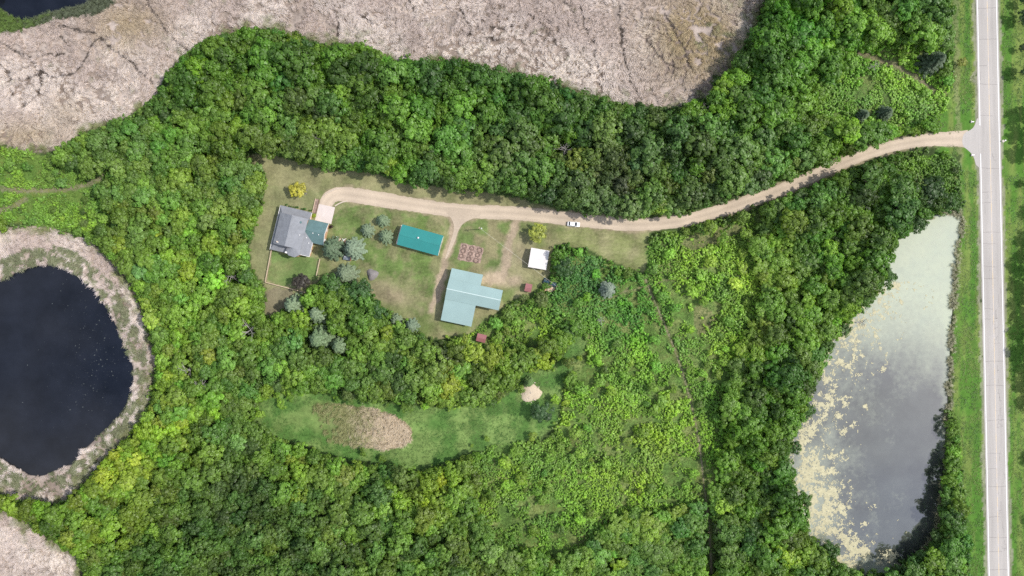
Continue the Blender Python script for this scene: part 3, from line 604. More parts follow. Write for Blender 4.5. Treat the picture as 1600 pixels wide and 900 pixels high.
# teal shed
t, L, W = shed('metal_shed', 'long shed with bright teal metal gable roof on the lawn', 'shed', [(629,350.6),(692.4,368),(685,400),(620,382)], 3.2, 4.7, 'teal', 'white', .25, 0)
window(t, (-3, -W + .25, 1.7), (0, -1, 0), 1.2, 1.0); window(t, (3, -W + .25, 1.7), (0, -1, 0), 1.2, 1.0)
door(t, (L - .25, -.2, 0), (1, 0, 0), 3.2, 2.6, 'barnwall', 'sliding_door', 3); door(t, (-L + .25, 1, 0), (-1, 0, 0), 1.0, 2.1)
b = B().tube([(-.8, .6, 4.45), (-.8, .6, 5.0)], [.28, .28], 10).tube([(-.8, .6, 5.0), (-.8, .6, 5.12)], [.38, .12], 10); b.make('roof_vent', 'steel', t)
b = B().box(-L - 1.0, -L + .2, -W + .3, W - .3, .0, .12); b.make('foundation_slab', 'concrete', t)
# white shed
t, L, W = shed('small_shed', 'small shed with white metal roof beside the yellow green shrub', 'shed', [(830,387),(858.4,391.8),(853.4,422),(825,417)], 2.8, 3.6, 'white_metal', 'barnwall', .2, 0)
door(t, (-L + .2, 0, 0), (-1, 0, 0), 2.2, 2.1, 'barnwall', 'sliding_door', 2); window(t, (0, W - .2, 1.5), (0, 1, 0), .9, .8)
# two little red roofed huts
for lab, cor in (('tiny hut with red brown roof beside the round bush east of the big barn', [(821.5,442.5),(832,444.5),(829.5,457),(819.5,454.5)]),
                 ('tiny hut with red brown roof in the brush south of the big barn', [(746.5,520.5),(760.5,524),(758,536),(743.5,532.5)])):
    t, L, W = shed('garden_hut', lab, 'hut', cor, 2.1, 2.6, 'redbrown', 'darkwood', .12, 0)
    door(t, (-L + .12, 0, 0), (-1, 0, 0), .8, 1.7, 'wood'); window(t, (.2, -W + .12, 1.3), (0, -1, 0), .5, .5)
# big seafoam barn: a gable that runs on east as a wing, with lean-tos north and south
c0 = P(698, 451, 6.2); a = math.atan2(-(469 - 451), 84.0); t = thing('barn', 'big pale green metal roofed barn with a wing pointing to the huts', 'barn', (c0.x, c0.y, 0), a)
def lb(x, y, z):
    p = P(x, y, z); d = Vector((p.x - c0.x, p.y - c0.y)); return (d.x * math.cos(a) + d.y * math.sin(a), -d.x * math.sin(a) + d.y * math.cos(a))
ZR, ZF, ZE = 6.2, 4.9, 3.6
xr = lb(782.5, 469, ZR)[0]; yn = lb(727, 441, ZF)[1]; ys = lb(720, 472.3, ZF)[1]; yN = lb(730, 424, ZE)[1]; yS = lb(712, 505.2, ZE)[1]; xm = lb(752.5, 440, ZE)[0]
xs = lb(740, 494, ZE)[0]
def barnroof(name, p, seams_n, e0, e1, r0, r1):
    b = B(); b.slab(p, .12); b.make(name, 'seafoam', t)
barnroof('roof_slope', [(0, ys, ZF), (xr, ys, ZF), (xr, 0, ZR), (0, 0, ZR)], 24, (0, ys, ZF), (xr, ys, ZF), (0, -.1, ZR), (xr, -.1, ZR))
barnroof('roof_slope', [(0, 0, ZR), (xr, 0, ZR), (xr, yn, ZF), (0, yn, ZF)], 24, (0, yn, ZF), (xr, yn, ZF), (0, .1, ZR), (xr, .1, ZR))
barnroof('lean_to_roof', [(0.03, yn - .05, ZF - .14), (xm, yn - .05, ZF - .14), (xm, yN, ZE), (0.03, yN, ZE)], 14, (0.03, yN, ZE), (xm, yN, ZE), (0.03, yn, ZF - .14), (xm, yn, ZF - .14))
barnroof('lean_to_roof', [(0.03, yS, ZE), (xs, yS, ZE), (xs, ys + .05, ZF - .14), (0.03, ys + .05, ZF - .14)], 14, (0.03, yS, ZE), (xs, yS, ZE), (0.03, ys, ZF - .14), (xs, ys, ZF - .14))
B().bar((-.02, 0, ZR + .03), (xr + .02, 0, ZR + .03), .34, .08).make('ridge_cap', 'seafoam_cap', t)
b = B(); gable_wall(b, .35, xr - .35, ys + .3, yn - .3, 0, ZF - .15, ZR - .15, 'x'); b.make('wall', 'barnwall', t)
b = B(); b.slab([(.36, yn - .31, ZF - .35), (xm - .35, yn - .31, ZF - .35), (xm - .35, yN - .35, ZE - .16), (.36, yN - .35, ZE - .16)], ZE - .3); b.make('wall', 'barnwall', t)
b = B(); b.slab([(.36, yS + .35, ZE - .16), (xs - .35, yS + .35, ZE - .16), (xs - .35, ys + .31, ZF - .35), (.36, ys + .31, ZF - .35)], ZE - .3); b.make('wall', 'barnwall', t)
door(t, (xm - .35, (yn + yN) / 2, 0), (1, 0, 0), 2.6, 3.0, 'white', 'sliding_door', 3); door(t, (.35, 0, 0), (-1, 0, 0), 3.6, 3.6, 'white', 'sliding_door', 4)
door(t, (xr - .35, 0, 0), (1, 0, 0), 2.8, 3.2, 'white', 'sliding_door', 3); window(t, (8, yN - .35, 1.9), (0, 1, 0), 1.2, .9); window(t, (4, yN - .35, 1.9), (0, 1, 0), 1.2, .9)

# the house
ah = math.radians(-13.5); h0 = P(438.4, 321, 3.0)
t = house = thing('house', 'grey roofed house with green roofed garage at the end of the driveway', 'house', (h0.x, h0.y, 0), ah)
def hv(u, v, z): return (u, -v, z)
def roofp(name, mat, pts, th=.14, par=None):
    b = B(); b.slab([hv(*p) for p in pts], th); return b.make(name, mat, par or t)
b = B(); b.box(.5, 12.0, -17.0, -.5, 0, 2.95); b.make('lower_wall', 'siding', t)
# skirt roof of the lower storey on three sides
for pts in ([(0,0,3.0),(0,17.4,3.0),(1.9,14.4,4.3),(1.9,3.1,4.3)], [(12.4,0,3.0),(0,0,3.0),(1.9,3.1,4.3),(12.4,3.1,4.3)], [(0,17.4,3.0),(7.2,17.4,3.0),(7.2,14.4,4.3),(1.9,14.4,4.3)]):
    roofp('skirt_roof', 'shingle', pts)
for a_, e_ in (((0,0,3.06),(1.9,3.1,4.36)), ((0,17.4,3.06),(1.9,14.4,4.36))): B().bar(hv(*a_), hv(*e_), .22, .06).make('hip_cap', 'shingle', t)
B().bar(hv(-.07, -.08, 2.96), hv(-.07, 17.5, 2.96), .14, .2).make('gutter', 'white', t)
B().bar(hv(.02, -.07, 2.95), hv(12.4, -.07, 2.95), .12, .18).make('gutter', 'shingle', t)
B().bar(hv(12.47, .02, 2.96), hv(12.47, 2.6, 2.96), .12, .2).make('gutter', 'white', t)
# upper storey
b = B(); gable_wall(b, 1.9, 11.9, -14.4, -3.1, 2.8, 5.55, 7.85, 'y'); b.make('upper_wall', 'siding', t)
roofp('upper_roof', 'shingle', [(1.5,2.7,5.45),(1.5,14.8,5.45),(6.9,14.8,8.0),(6.9,2.7,8.0)])
roofp('upper_roof', 'shingle', [(12.3,14.8,5.45),(12.3,2.7,5.45),(6.9,2.7,8.0),(6.9,14.8,8.0)])
B().bar(hv(6.9, 2.68, 8.02), hv(6.9, 14.82, 8.02), .3, .06).make('ridge_cap', 'shingle', t)
# south bay with its faceted roof
bay = [(7.3,14.5),(7.3,16.5),(8.3,17.6),(10.6,17.8),(11.85,16.7),(11.85,14.5)]
b = B(); b.slab([hv(u, v, 5.2) for u, v in bay], 5.1); b.make('bay_wall', 'siding', t)
eave = [(6.95,14.3),(6.95,16.7),(8.15,17.95),(10.7,18.15),(12.25,16.9),(12.25,14.3)]; apx = (9.6, 14.2, 6.72)
for k in range(5):
    p0, p1 = eave[k], eave[k + 1]; roofp('bay_roof', 'shingle', [(p0[0], p0[1], 5.42), (p1[0], p1[1], 5.42), apx], .1)
B().tube([hv(7.0, 17.0, .1), hv(7.0, 17.0, 5.3)], [.09, .09], 6).make('downspout', 'white', t)
B().box(6.7, 7.5, -17.35, -16.75, 5.36, 5.5).make('gutter_corner', 'white', t)
# east lean-to wing
b = B(); b.slab([hv(12.0,7.6,4.3), hv(12.0,16.3,4.3), hv(15.0,16.3,2.85), hv(15.0,7.6,2.85)], 2.84); b.make('wing_wall', 'siding', t)
roofp('wing_roof', 'shingle', [(12.0,7.2,4.7),(12.0,16.6,4.7),(15.35,16.6,3.0),(15.35,7.2,3.0)])
B().bar(hv(15.41, 11.0, 2.98), hv(15.41, 16.65, 2.98), .12, .2).make('gutter', 'white', t)
B().bar(hv(12.1, 16.66, 4.62), hv(15.4, 16.66, 2.95), .1, .2).make('barge_board', 'white', t)
# garage
b = B(); gable_wall(b, 12.01, 19.3, -10.9, -2.8, 0, 2.95, 4.85, 'x'); b.make('garage_wall', 'siding', t)
roofp('garage_roof', 'green_shingle', [(19.65,2.5,3.0),(12.0,2.5,3.0),(12.0,6.85,5.05),(19.65,6.85,5.05)])
roofp('garage_roof', 'green_shingle', [(12.0,11.2,3.0),(19.65,11.2,3.0),(19.65,6.85,5.05),(12.0,6.85,5.05)])
for v0, v1 in ((2.45, 6.85), (11.25, 6.85)): B().bar(hv(19.7, v0, 2.96), hv(19.7, v1, 5.01), .1, .22).make('barge_board', 'white', t)
B().bar(hv(12.0, 6.85, 5.08), hv(19.66, 6.85, 5.08), .3, .05).make('ridge_cap', 'green_shingle', t)
door(t, hv(15.9, 2.8, 0), (0, 1, 0), 4.9, 2.3, 'white', 'garage_door', 4)
door(t, hv(5.5, .5, 0), (0, 1, 0), 1.0, 2.1); door(t, hv(19.3, 9.0, 0), (1, 0, 0), .95, 2.1)
for v in (4.5, 8.5, 12.5): window(t, hv(11.9, v, 4.95) if v < 6 else hv(11.9, v, 5.05), (1, 0, 0), 1.1, .7); window(t, hv(1.9, v, 4.95), (-1, 0, 0), 1.1, .8)
for v in (4, 8, 12.5): window(t, hv(.5, v, 1.6), (-1, 0, 0), 1.3, 1.2)
for u in (2.5, 8.5, 10.6): window(t, hv(u, .5, 1.6), (0, 1, 0), 1.2, 1.2); 
for u in (2.6, 4.8): window(t, hv(u, 17.0, 1.6), (0, -1, 0), 1.2, 1.2)
for v in (9.4, 12, 14.5): window(t, hv(15.0, v if v > 11 else 12.9, 1.5), (1, 0, 0), 1.0, 1.1) if v > 11 else None
window(t, hv(19.3, 5.2, 1.6), (1, 0, 0), 1.0, .9); window(t, hv(9.5, 17.71, 2.4), (.087, -.996, 0), 1.3, 1.4)
for u, v, z, m in ((10.9, 9.4, 6.15, 'white'), (3.6, 14.0, 6.5, 'white'), (14.2, 11.6, 3.65, 'white'), (13.0, 9.8, 4.25, 'white'), (17.5, 7.6, 4.75, 'white'), (15.2, 7.5, 4.75, 'white')):
    B().tube([hv(u, v, z - .25), hv(u, v, z + .3)], [.13, .13], 8).tube([hv(u, v, z + .3), hv(u, v, z + .4)], [.2, .1], 8).make('roof_vent', m, t)
B().box(3.0, 3.5, -14.1, -13.6, 5.9, 7.0).make('chimney', 'stone', t)
B().box(10.0, 10.6, -5.0, -4.2, 6.55, 6.72).make('skylight', 'green_shingle', t)

# ------------------------------------------------------------------ yard: fences, edging, piles, garden, pole, car
def fence(name, label, pts, hgt=1.15):
    w_ = [P(x, y, 0) for x, y in pts]; t = thing(name, label, 'fence', w_[0])
    for a_, e_ in zip(w_[:-1], w_[1:]):
        n_ = max(1, round((e_ - a_).length / 2.4))
        for k in range(n_):
            p, q = a_.lerp(e_, k / n_) - w_[0], a_.lerp(e_, (k + 1) / n_) - w_[0]
            B().box(p.x - .07, p.x + .07, p.y - .07, p.y + .07, 0, hgt + .02).make('post', 'wood', t)
            for z in (.35, .75): B().bar(p + Vector((0,0,z)), q + Vector((0,0,z)), .05, .14).make('rail', 'wood', t)
            B().bar(p + Vector((0,0,hgt + .05)), q + Vector((0,0,hgt + .05)), .24, .05).make('top_board', 'palewood', t)
    p = w_[-1] - w_[0]; B().box(p.x - .07, p.x + .07, p.y - .07, p.y + .07, 0, hgt + .02).make('post', 'wood', t)
fence('yard_fence', 'wooden fence running south from the house around the back lawn', [(425.5,391),(416,441),(478,457)])
fence('yard_fence', 'short wooden fence between the back lawn and the grey spruces', [(501,405),(495.5,431)])
def edging(name, label, pts, wd, hh, mat, cat):
    p = [P(x, y, 0) for x, y in smooth(pts, 2, False)]; t0 = p[0]; t = thing(name, label, cat, t0)
    for k in range(0, len(p) - 1, 3):
        q = p[k:k + 4]; b = B()
        for a_, e_ in zip(q[:-1], q[1:]): b.bar(a_ - t0 + Vector((0,0,hh/2)), e_ - t0 + Vector((0,0,hh/2)), wd, hh)
        b.make('kerb_stone', mat, t)
edging('stone_edging', 'curved pale stone edging on the outer side of the driveway end', [(507,306),(513,301),(524,296),(534,293.5)], .4, .25, 'stone', 'edging')
edging('stone_edging', 'curved pale stone edging beside the concrete pad', [(523.5,322),(529,318.5),(536,315.5),(543,313.8)], .45, .25, 'stone', 'edging')
p0, p1 = P(496.5, 311), P(491.5, 333); t = thing('timber_planter', 'narrow timber edged planter along the concrete pad', 'planter', p0)
d = p1 - p0; nn = Vector((-d.y, d.x, 0)).normalized()
for off, m, nm, wd in ((-.75, 'palewood', 'side_board', .22), (.6, 'darkwood', 'side_board', .2)): B().bar(nn * -off * -1 + Vector((0,0,.25)), d + nn * off + Vector((0,0,.25)), wd, .5).make(nm, m, t)
B().bar(nn * -.05 + Vector((0,0,.15)), d + nn * -.05 + Vector((0,0,.15)), 1.05, .3).make('soil_bed', 'mulch', t)
def heap(name, label, cat, x, y, r, h, mat, seed, bits=0, bitmat=None):
    b = B(); R_ = random.Random(seed); n = 22; rings = 7; c = P(x, y)
    for i in range(rings):
        f = i / (rings - 1); rr = r * (1 - f) ** .9
        for k in range(n):
            an = 6.2832 * k / n; q = rr * (1 + .16 * math.sin(3 * an + seed) + R_.uniform(-.07, .07)); b.v.append((q * math.cos(an), q * math.sin(an), h * (1 - (1 - f) ** 1.5) + R_.uniform(-.03, .03) - (.1 if i == 0 else 0)))
    for i in range(rings - 1):
        for k in range(n): b.f.append((i * n + k, i * n + (k + 1) % n, (i + 1) * n + (k + 1) % n, (i + 1) * n + k))
    t = thing(name, label, cat, c); b.make('mound', mat, t, smoothed=True)
    for k in range(bits):
        an = R_.uniform(0, 6.28); rr = r * math.sqrt(R_.random()) * 1.05; z = h * (1 - min(1, rr / r)) * .8; s = R_.uniform(.18, .42); q = B(); vv = []
        for zz, sc_ in ((0, .8), (.5, 1.0), (.9, .55)):
            for j in range(6): vv.append((s * sc_ * math.cos(1.047 * j) * R_.uniform(.75, 1.15), s * sc_ * math.sin(1.047 * j) * R_.uniform(.75, 1.15), s * zz))
        q.v = vv; q.f = [tuple(range(12, 18))] + [(a_ * 6 + j, a_ * 6 + (j + 1) % 6, (a_ + 1) * 6 + (j + 1) % 6, (a_ + 1) * 6 + j) for a_ in (0, 1) for j in range(6)]
        q.make('stone', bitmat, t, (rr * math.cos(an), rr * math.sin(an), z))
heap('gravel_heap', 'grey cone of gravel on the lawn south of the teal shed', 'gravel heap', 581.5, 429, 2.3, 1.5, 'gravelpile', 1)
heap('sand_heap', 'pale sand and stone heap at the edge of the grassy clearing', 'heap', 829, 613, 4.0, .9, 'dirtpile', 2, 26, 'stone')
heap('rubble_heap', 'heap of pale orange bricks next to the blue tarp', 'rubble', 859.5, 449, 2.2, .6, 'dirtpile', 3, 28, 'brick')
# lumber by the big spruces
c = P(535.5, 376); t = thing('lumber_heap', 'jumbled heap of pale boards between the two big spruces', 'lumber', c); R_ = random.Random(9)
for k in range(22):
    an = R_.choice([.6, .75, 2.2, .5]) + R_.uniform(-.25, .25); ln = R_.uniform(.9, 2.0); x, y = R_.uniform(-1.9, 1.9), R_.uniform(-.9, .9); z = .06 + k * .022; d = Vector((math.cos(an), math.sin(an), R_.uniform(-.03, .1))) * ln / 2
    B().bar(Vector((x, y, z)) - d, Vector((x, y, z)) + d, R_.uniform(.12, .25), .05).make('board', R_.choice(['palewood', 'palewood', 'brick', 'wood', 'white']), t)
# garden bed with nine round planting mounds
co = [P(x, y) for x, y in ((720,378.5),(757,387),(751.5,412),(713.5,406.5))]; c = sum(co, Vector()) / 4
t = thing('garden_bed', 'rectangular pink mulched garden bed with rings of dark soil', 'garden bed', c); b = B(); R_ = random.Random(4); n = 14; vv = []
for j in range(n + 1):
    for i in range(n + 1):
        q = co[0].lerp(co[1], i / n).lerp(co[3].lerp(co[2], i / n), j / n) - c; e = i in (0, n) or j in (0, n)
        b.v.append((q.x + R_.uniform(-.2, .2), q.y + R_.uniform(-.2, .2), -.03 if e else R_.uniform(.03, .13)))
b.f = [(j * (n + 1) + i, (j + 1) * (n + 1) + i, (j + 1) * (n + 1) + i + 1, j * (n + 1) + i + 1) for j in range(n) for i in range(n)]
b.make('mulch', 'mulch', t)
for zx, zy in ((328,276),(387,290),(449,306),(320,310),(376,332),(432,344),(305,350),(365,372),(421,386)):
    q = P(660 + zx / 5, 330 + zy / 5) - c; b = B(); rr = R_.uniform(.72, .98); m_, k_ = 16, 6
    for i in range(m_):
        for k in range(k_):
            r2 = .24 * R_.uniform(.5, 1.4); an = 6.2832 * i / m_; be = 6.2832 * k / k_; b.v.append(((rr + r2 * math.cos(be)) * math.cos(an), (rr + r2 * math.cos(be)) * math.sin(an) * .9, .1 + r2 * math.sin(be)))
    for i in range(m_):
        for k in range(k_): b.f.append((i * k_ + k, ((i + 1) % m_) * k_ + k, ((i + 1) % m_) * k_ + (k + 1) % k_, i * k_ + (k + 1) % k_))
    b.make('planting_ring', 'soil', t, q)
# blue tarp
p0, p1 = P(848.5, 438), P(868.5, 446.5); t = thing('tarp', 'dark blue tarp draped over a long low stack under the trees', 'tarp', p0); d = p1 - p0; nn = Vector((-d.y, d.x, 0)).normalized(); b = B(); R_ = random.Random(8)
for i in range(15):
    for k in range(9):
        f = k / 8 * 2 - 1; z = max(0.02, 1.15 * (1 - abs(f) ** 2.2) * (1 if 0 < i < 14 else .3)); q = d * (i / 14) + nn * f * 1.1 * (1 + .1 * math.sin(i * 1.7)); b.v.append((q.x, q.y, z + R_.uniform(-.05, .05) if 0 < k < 8 else .02))
b.f = [(i * 9 + k, (i + 1) * 9 + k, (i + 1) * 9 + k + 1, i * 9 + k + 1) for i in range(14) for k in range(8)]; b.make('cover', 'tarp', t)
B().bar(Vector((0,0,.45)) + d * .05, Vector((0,0,.45)) + d * .95, 1.3, .8).make('stack', 'wood', t)
# yard light pole with its overhead wire
pb = P(750, 358); t = thing('utility_pole', 'slim pole with a small lamp on the lawn above the garden bed', 'pole', pb)
B().tube([(0, 0, 0), (0, 0, 7.5)], [.15, .1], 8).make('pole', 'palewood', t)
B().bar((0, 0, 7.1), (.9, -.3, 7.3), .06).make('lamp_arm', 'steel', t); B().tube([(.9, -.3, 7.32), (.9, -.3, 7.05)], [.12, .28], 8).make('lamp_head', 'lampglass', t)
B().bar((-.35, -.3, 6.9), (.35, .3, 6.9), .1).make('cross_arm', 'palewood', t)
pe = P(869, 447.5); t = thing('utility_pole', 'short pole at the far end of the wire beside the blue tarp', 'pole', pe); B().tube([(0, 0, 0), (0, 0, 4.6)], [.13, .1], 8).make('pole', 'wood', t); B().bar((-.25, -.2, 4.4), (.25, .2, 4.4), .08).make('cross_arm', 'wood', t)
a_, e_ = Vector((pb.x, pb.y, 6.95)), Vector((pe.x, pe.y, 4.4)); pts = [tuple(a_.lerp(e_, k / 24) - Vector((0, 0, 1.1 * 4 * (k / 24) * (1 - k / 24)))) for k in range(25)]
tag(B().tube(pts, [.032] * 25, 5).make('overhead_wire', 'wire'), 'thin pale wire strung from the pole to the blue tarp', 'wire')
# roadside bits
q = P(1567.5, 220.5); t = thing('marker_post', 'small white marker post on the east verge opposite the driveway', 'post', q)
B().tube([(0, 0, 0), (0, 0, 1.3)], [.07, .07], 8).make('post', 'white', t); B().tube([(0, 0, 1.3), (0, 0, 1.42)], [.3, .22], 12).make('cap', 'white', t); B().tube([(0, 0, .0), (0, 0, .12)], [.55, .5], 14).make('base', 'concrete', t)
for x, y, lab in ((1519, 190.5, 'pale culvert pipe end on the north side of the driveway mouth'), (1519.5, 242.5, 'pale culvert pipe end on the south side of the driveway mouth')):
    q = P(x, y); t = thing('culvert_pipe', lab, 'pipe', q); b = B(); m_ = 10
    for i in range(7):
        for rr in (.26 + .02 * (i % 2),):
            b.v += [(-.5 + i * .16, rr * math.cos(6.2832 * k / m_), .2 + rr * math.sin(6.2832 * k / m_)) for k in range(m_)]
    b.f = [(i * m_ + k, i * m_ + (k + 1) % m_, (i + 1) * m_ + (k + 1) % m_, (i + 1) * m_ + k) for i in range(6) for k in range(m_)]; b.make('pipe', 'steel', t)
    B().box(-.7, -.5, -.5, .5, -.05, .55).make('headwall', 'concrete', t)
# white car, nose to the right
q = P(896, 350.5); t = thing('parked_car', 'white car parked on the grass edge of the driveway', 'car', (q.x, q.y, 0), math.radians(-5))
def loft(sections, name, mat, parent):
    b = B(); n = len(sections[0])
    for s_ in sections: b.v += s_
    for i in range(len(sections) - 1):
        for k in range(n): b.f.append((i * n + k, i * n + (k + 1) % n, (i + 1) * n + (k + 1) % n, (i + 1) * n + k))
    b.f.append(tuple(reversed(range(n)))); b.f.append(tuple(range((len(sections) - 1) * n, len(sections) * n))); return b.make(name, mat, parent, smoothed=False)
def sec(x, hw, z0, z1, sh=.82):
    return [(x, -hw * .92, z0), (x, -hw, (z0 + z1) * .45), (x, -hw * .98, z1 - .12), (x, -hw * sh, z1), (x, hw * sh, z1), (x, hw * .98, z1 - .12), (x, hw, (z0 + z1) * .45), (x, hw * .92, z0)]
loft([sec(-2.42, .72, .38, .82), sec(-2.3, .88, .28, .95), sec(-1.7, .93, .25, 1.02), sec(0, .94, .25, 1.0), sec(1.2, .93, .25, .98), sec(2.0, .88, .27, .86), sec(2.35, .78, .32, .72), sec(2.45, .62, .4, .62)], 'body', 'carwhite', t)
def cab(x0, x1, x2, x3, w0, w1, z0, z1):
    return [(x0, -w0, z0), (x3, -w0, z0), (x3, w0, z0), (x0, w0, z0), (x1, -w1, z1), (x2, -w1, z1), (x2, w1, z1), (x1, w1, z1)]
B_ = B(); B_.v = cab(-2.0, -1.35, .45, 1.3, .86, .68, .96, 1.42); B_.f = [(4,5,6,7),(0,1,5,4),(1,2,6,5),(2,3,7,6),(3,0,4,7)]; B_.make('windows', 'glass', t)
B_ = B(); B_.slab([(-1.4,-.71,1.47),(.42,-.71,1.47),(.42,.71,1.47),(-1.4,.71,1.47)], .07); B_.make('roof', 'carwhite', t)
for s in (-1, 1):
    B().bar((-2.0, s * .85, 1.0), (-1.38, s * .69, 1.44), .12, .05).make('rear_pillar', 'carwhite', t); B().bar((1.28, s * .84, 1.0), (.42, s * .69, 1.45), .1, .05).make('front_pillar', 'carwhite', t)
    B().bar((-.35, s * .87, .98), (-.4, s * .7, 1.45), .1, .05).make('middle_pillar', 'carwhite', t)
    B().box(.75, .95, s * 1.05 - .09, s * 1.05 + .09, 1.0, 1.14).make('mirror', 'carwhite', t)
    B().box(2.28, 2.44, s * .58 - .14, s * .58 + .14, .56, .68).make('headlight', 'lampglass', t); B().box(-2.44, -2.36, s * .6 - .14, s * .6 + .14, .66, .8).make('tail_light', 'redpaint', t)
    for x in (-1.45, 1.5):
        wl = B().tube([(x, s * .72, .33), (x, s * .95, .33)], [.33, .33], 16).make('wheel', 'rubber', t); B().tube([(x, s * .94, .33), (x, s * .965, .33)], [.2, .2], 12).make('rim', 'steel', wl)
# small grey cart tucked under the silvery spruce
q = P(544, 403.5); t = thing('utility_cart', 'small grey cart half hidden under the silvery spruce', 'cart', (q.x, q.y, 0), math.radians(-10))
b = B(); b.box(-1.55, 1.1, -.75, .75, .5, .62); b.make('floor', 'greybox', t)
for nm, bx_ in (('side_panel', (-1.55, 1.1, -.8, -.75)), ('side_panel', (-1.55, 1.1, .75, .8))): B().box(*bx_, .5, 1.05).make(nm, 'greybox', t)
B().box(-1.62, -1.55, -.8, .8, .5, 1.05).make('front_panel', 'greybox', t); B().box(1.1, 1.3, -.8, .8, .5, 1.0).make('tailgate', 'redpaint', t); B().box(-1.5, -.9, .2, .74, .62, 1.1).make('toolbox', 'white', t); B().box(-.85, 1.0, -.7, .7, .62, .9).make('load', 'greybox', t)
B().bar((-1.6, 0, .5), (-2.5, 0, .45), .08).make('drawbar', 'steel', t)
for s in (-1, 1): wl = B().tube([(0, s * .84, .32), (0, s * 1.02, .32)], [.32, .32], 14).make('wheel', 'rubber', t); B().tube([(0, s * 1.02, .32), (0, s * 1.03, .32)], [.16, .16], 10).make('rim', 'steel', wl)

# ------------------------------------------------------------------ plant prototypes (kept out of the scene; used through copies)
def unit(v): return v / (np.linalg.norm(v, axis=1, keepdims=True) + 1e-9)
def leaves(pos, nor, size, var, r, aspect=0.75):
    """rhombic leaf faces at pos facing nor"""
    n = len(pos); t = unit(np.cross(nor, r.normal(size=(n, 3)))); b = np.cross(nor, t); s = size[:, None]
    v = np.stack([pos - t * s, pos - b * s * aspect, pos + t * s, pos + b * s * aspect], 1).reshape(-1, 3)
    return v, np.arange(4 * n).reshape(n, 4), np.repeat(var, 4)
def crown(seed, R=3.6, zc=5.2, hz=3.4, nl=9, ncl=62, per=40, leaf=0.25, low=-0.2, clump=0.25):
    """a few big boughs, each carrying leaf clumps: uneven outline and dark gaps between the boughs"""
    r = np.random.default_rng(seed); cc = []; cs = []
    for i in range(nl):
        an = 6.2832 * i / nl + r.uniform(-.4, .4) if i else 0; el = r.uniform(.05, .75) if i % 3 else r.uniform(.8, 1.3); rr = r.uniform(.45, .68)
        bo = np.array([math.cos(an) * math.cos(el) * rr, math.sin(an) * math.cos(el) * rr, math.sin(el) * rr]); br = r.uniform(.34, .5); m = int(ncl / nl * (br / .42) ** 2)
        d = unit(r.normal(size=(m * 3, 3))); d = d[d[:, 2] > low][:m]; cc.append(bo + d * br * r.uniform(.82, 1.06, (len(d), 1))); cs.append(np.full(len(d), i))
    cc = np.concatenate(cc); cs = np.concatenate(cs); bv = r.uniform(.25, .75, nl)
    keep = np.linalg.norm(cc, axis=1) > .42; cc, cs = cc[keep], cs[keep]
    P_, N_, S_, V_ = [], [], [], []
    for c, ci in zip(cc, cs):
        d = unit(r.normal(size=(per, 3)) + np.array([0, 0, .35])); cr = clump * r.uniform(.65, 1.1)
        p = c + d * cr * r.uniform(.55, 1.0, (per, 1)) * np.array([1, 1, .75]); P_.append(p * np.array([R, R, hz]) + np.array([0, 0, zc])); o = c / np.linalg.norm(c)
        N_.append(unit(.8 * d + .45 * o + .2 * r.normal(size=(per, 3)))); S_.append(leaf * r.uniform(.75, 1.3, per)); V_.append(np.clip(bv[ci] + r.uniform(-.2, .2) + r.uniform(-.07, .07, per), 0, 1))
    return leaves(np.concatenate(P_), np.concatenate(N_), np.concatenate(S_), np.concatenate(V_), r)
def bush(seed, R=0.85, h=0.9, n=44, leaf=0.2):
    r = np.random.default_rng(seed); k = r.integers(2, 5); cen = np.c_[r.normal(size=(k, 2)) * R * .45, r.uniform(.35, .8, k) * h]; i = r.integers(0, k, n)
    d = unit(r.normal(size=(n, 3)) + np.array([0, 0, .5])); p = cen[i] + d * R * .45 * r.uniform(.5, 1, (n, 1)); p[:, 2] = np.maximum(p[:, 2], .05)
    return leaves(p, unit(d * .7 + np.array([0, 0, .7]) + .2 * r.normal(size=(n, 3))), leaf * r.uniform(.7, 1.4, n), np.clip(r.uniform(.2, .8, k)[i] + r.uniform(-.2, .2, n), 0, 1), r)
def spruce(seed, R=3.6, h=10.0, whorls=13, leaf=.2):
    r = np.random.default_rng(seed); P_, N_, S_, V_ = [], [], [], []
    for w_ in range(whorls):
        f = w_ / (whorls - 1); L = R * (1 - f) ** .68 + .25; z = .8 + (h - 1.0) * f; nb = int(11 - 4 * f); a0 = r.uniform(0, 6.28)
        for k in range(nb):
            an = a0 + 6.2832 * k / nb + r.uniform(-.16, .16); l_ = L * r.uniform(.78, 1.1); m = max(5, int(l_ / .16)); t = np.linspace(.12, 1, m); bw = .42 * np.sin(np.clip(t * 2.2 + .25, 0, 3.0)) * (0.55 + .45 * l_ / R)
            for side in (-1, -.5, 0, .5, 1):
                off = bw * side; x = l_ * t * math.cos(an) - off * math.sin(an); y = l_ * t * math.sin(an) + off * math.cos(an); zz = z - .32 * l_ * t ** 1.3 - .12 * abs(side) + r.uniform(-.08, .08, m)
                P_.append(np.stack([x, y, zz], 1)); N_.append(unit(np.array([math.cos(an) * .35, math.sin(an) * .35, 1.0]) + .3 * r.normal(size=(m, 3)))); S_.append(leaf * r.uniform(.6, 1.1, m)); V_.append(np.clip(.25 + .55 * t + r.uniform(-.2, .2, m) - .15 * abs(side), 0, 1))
    return leaves(np.concatenate(P_), np.concatenate(N_), np.concatenate(S_), np.concatenate(V_), r, .5)
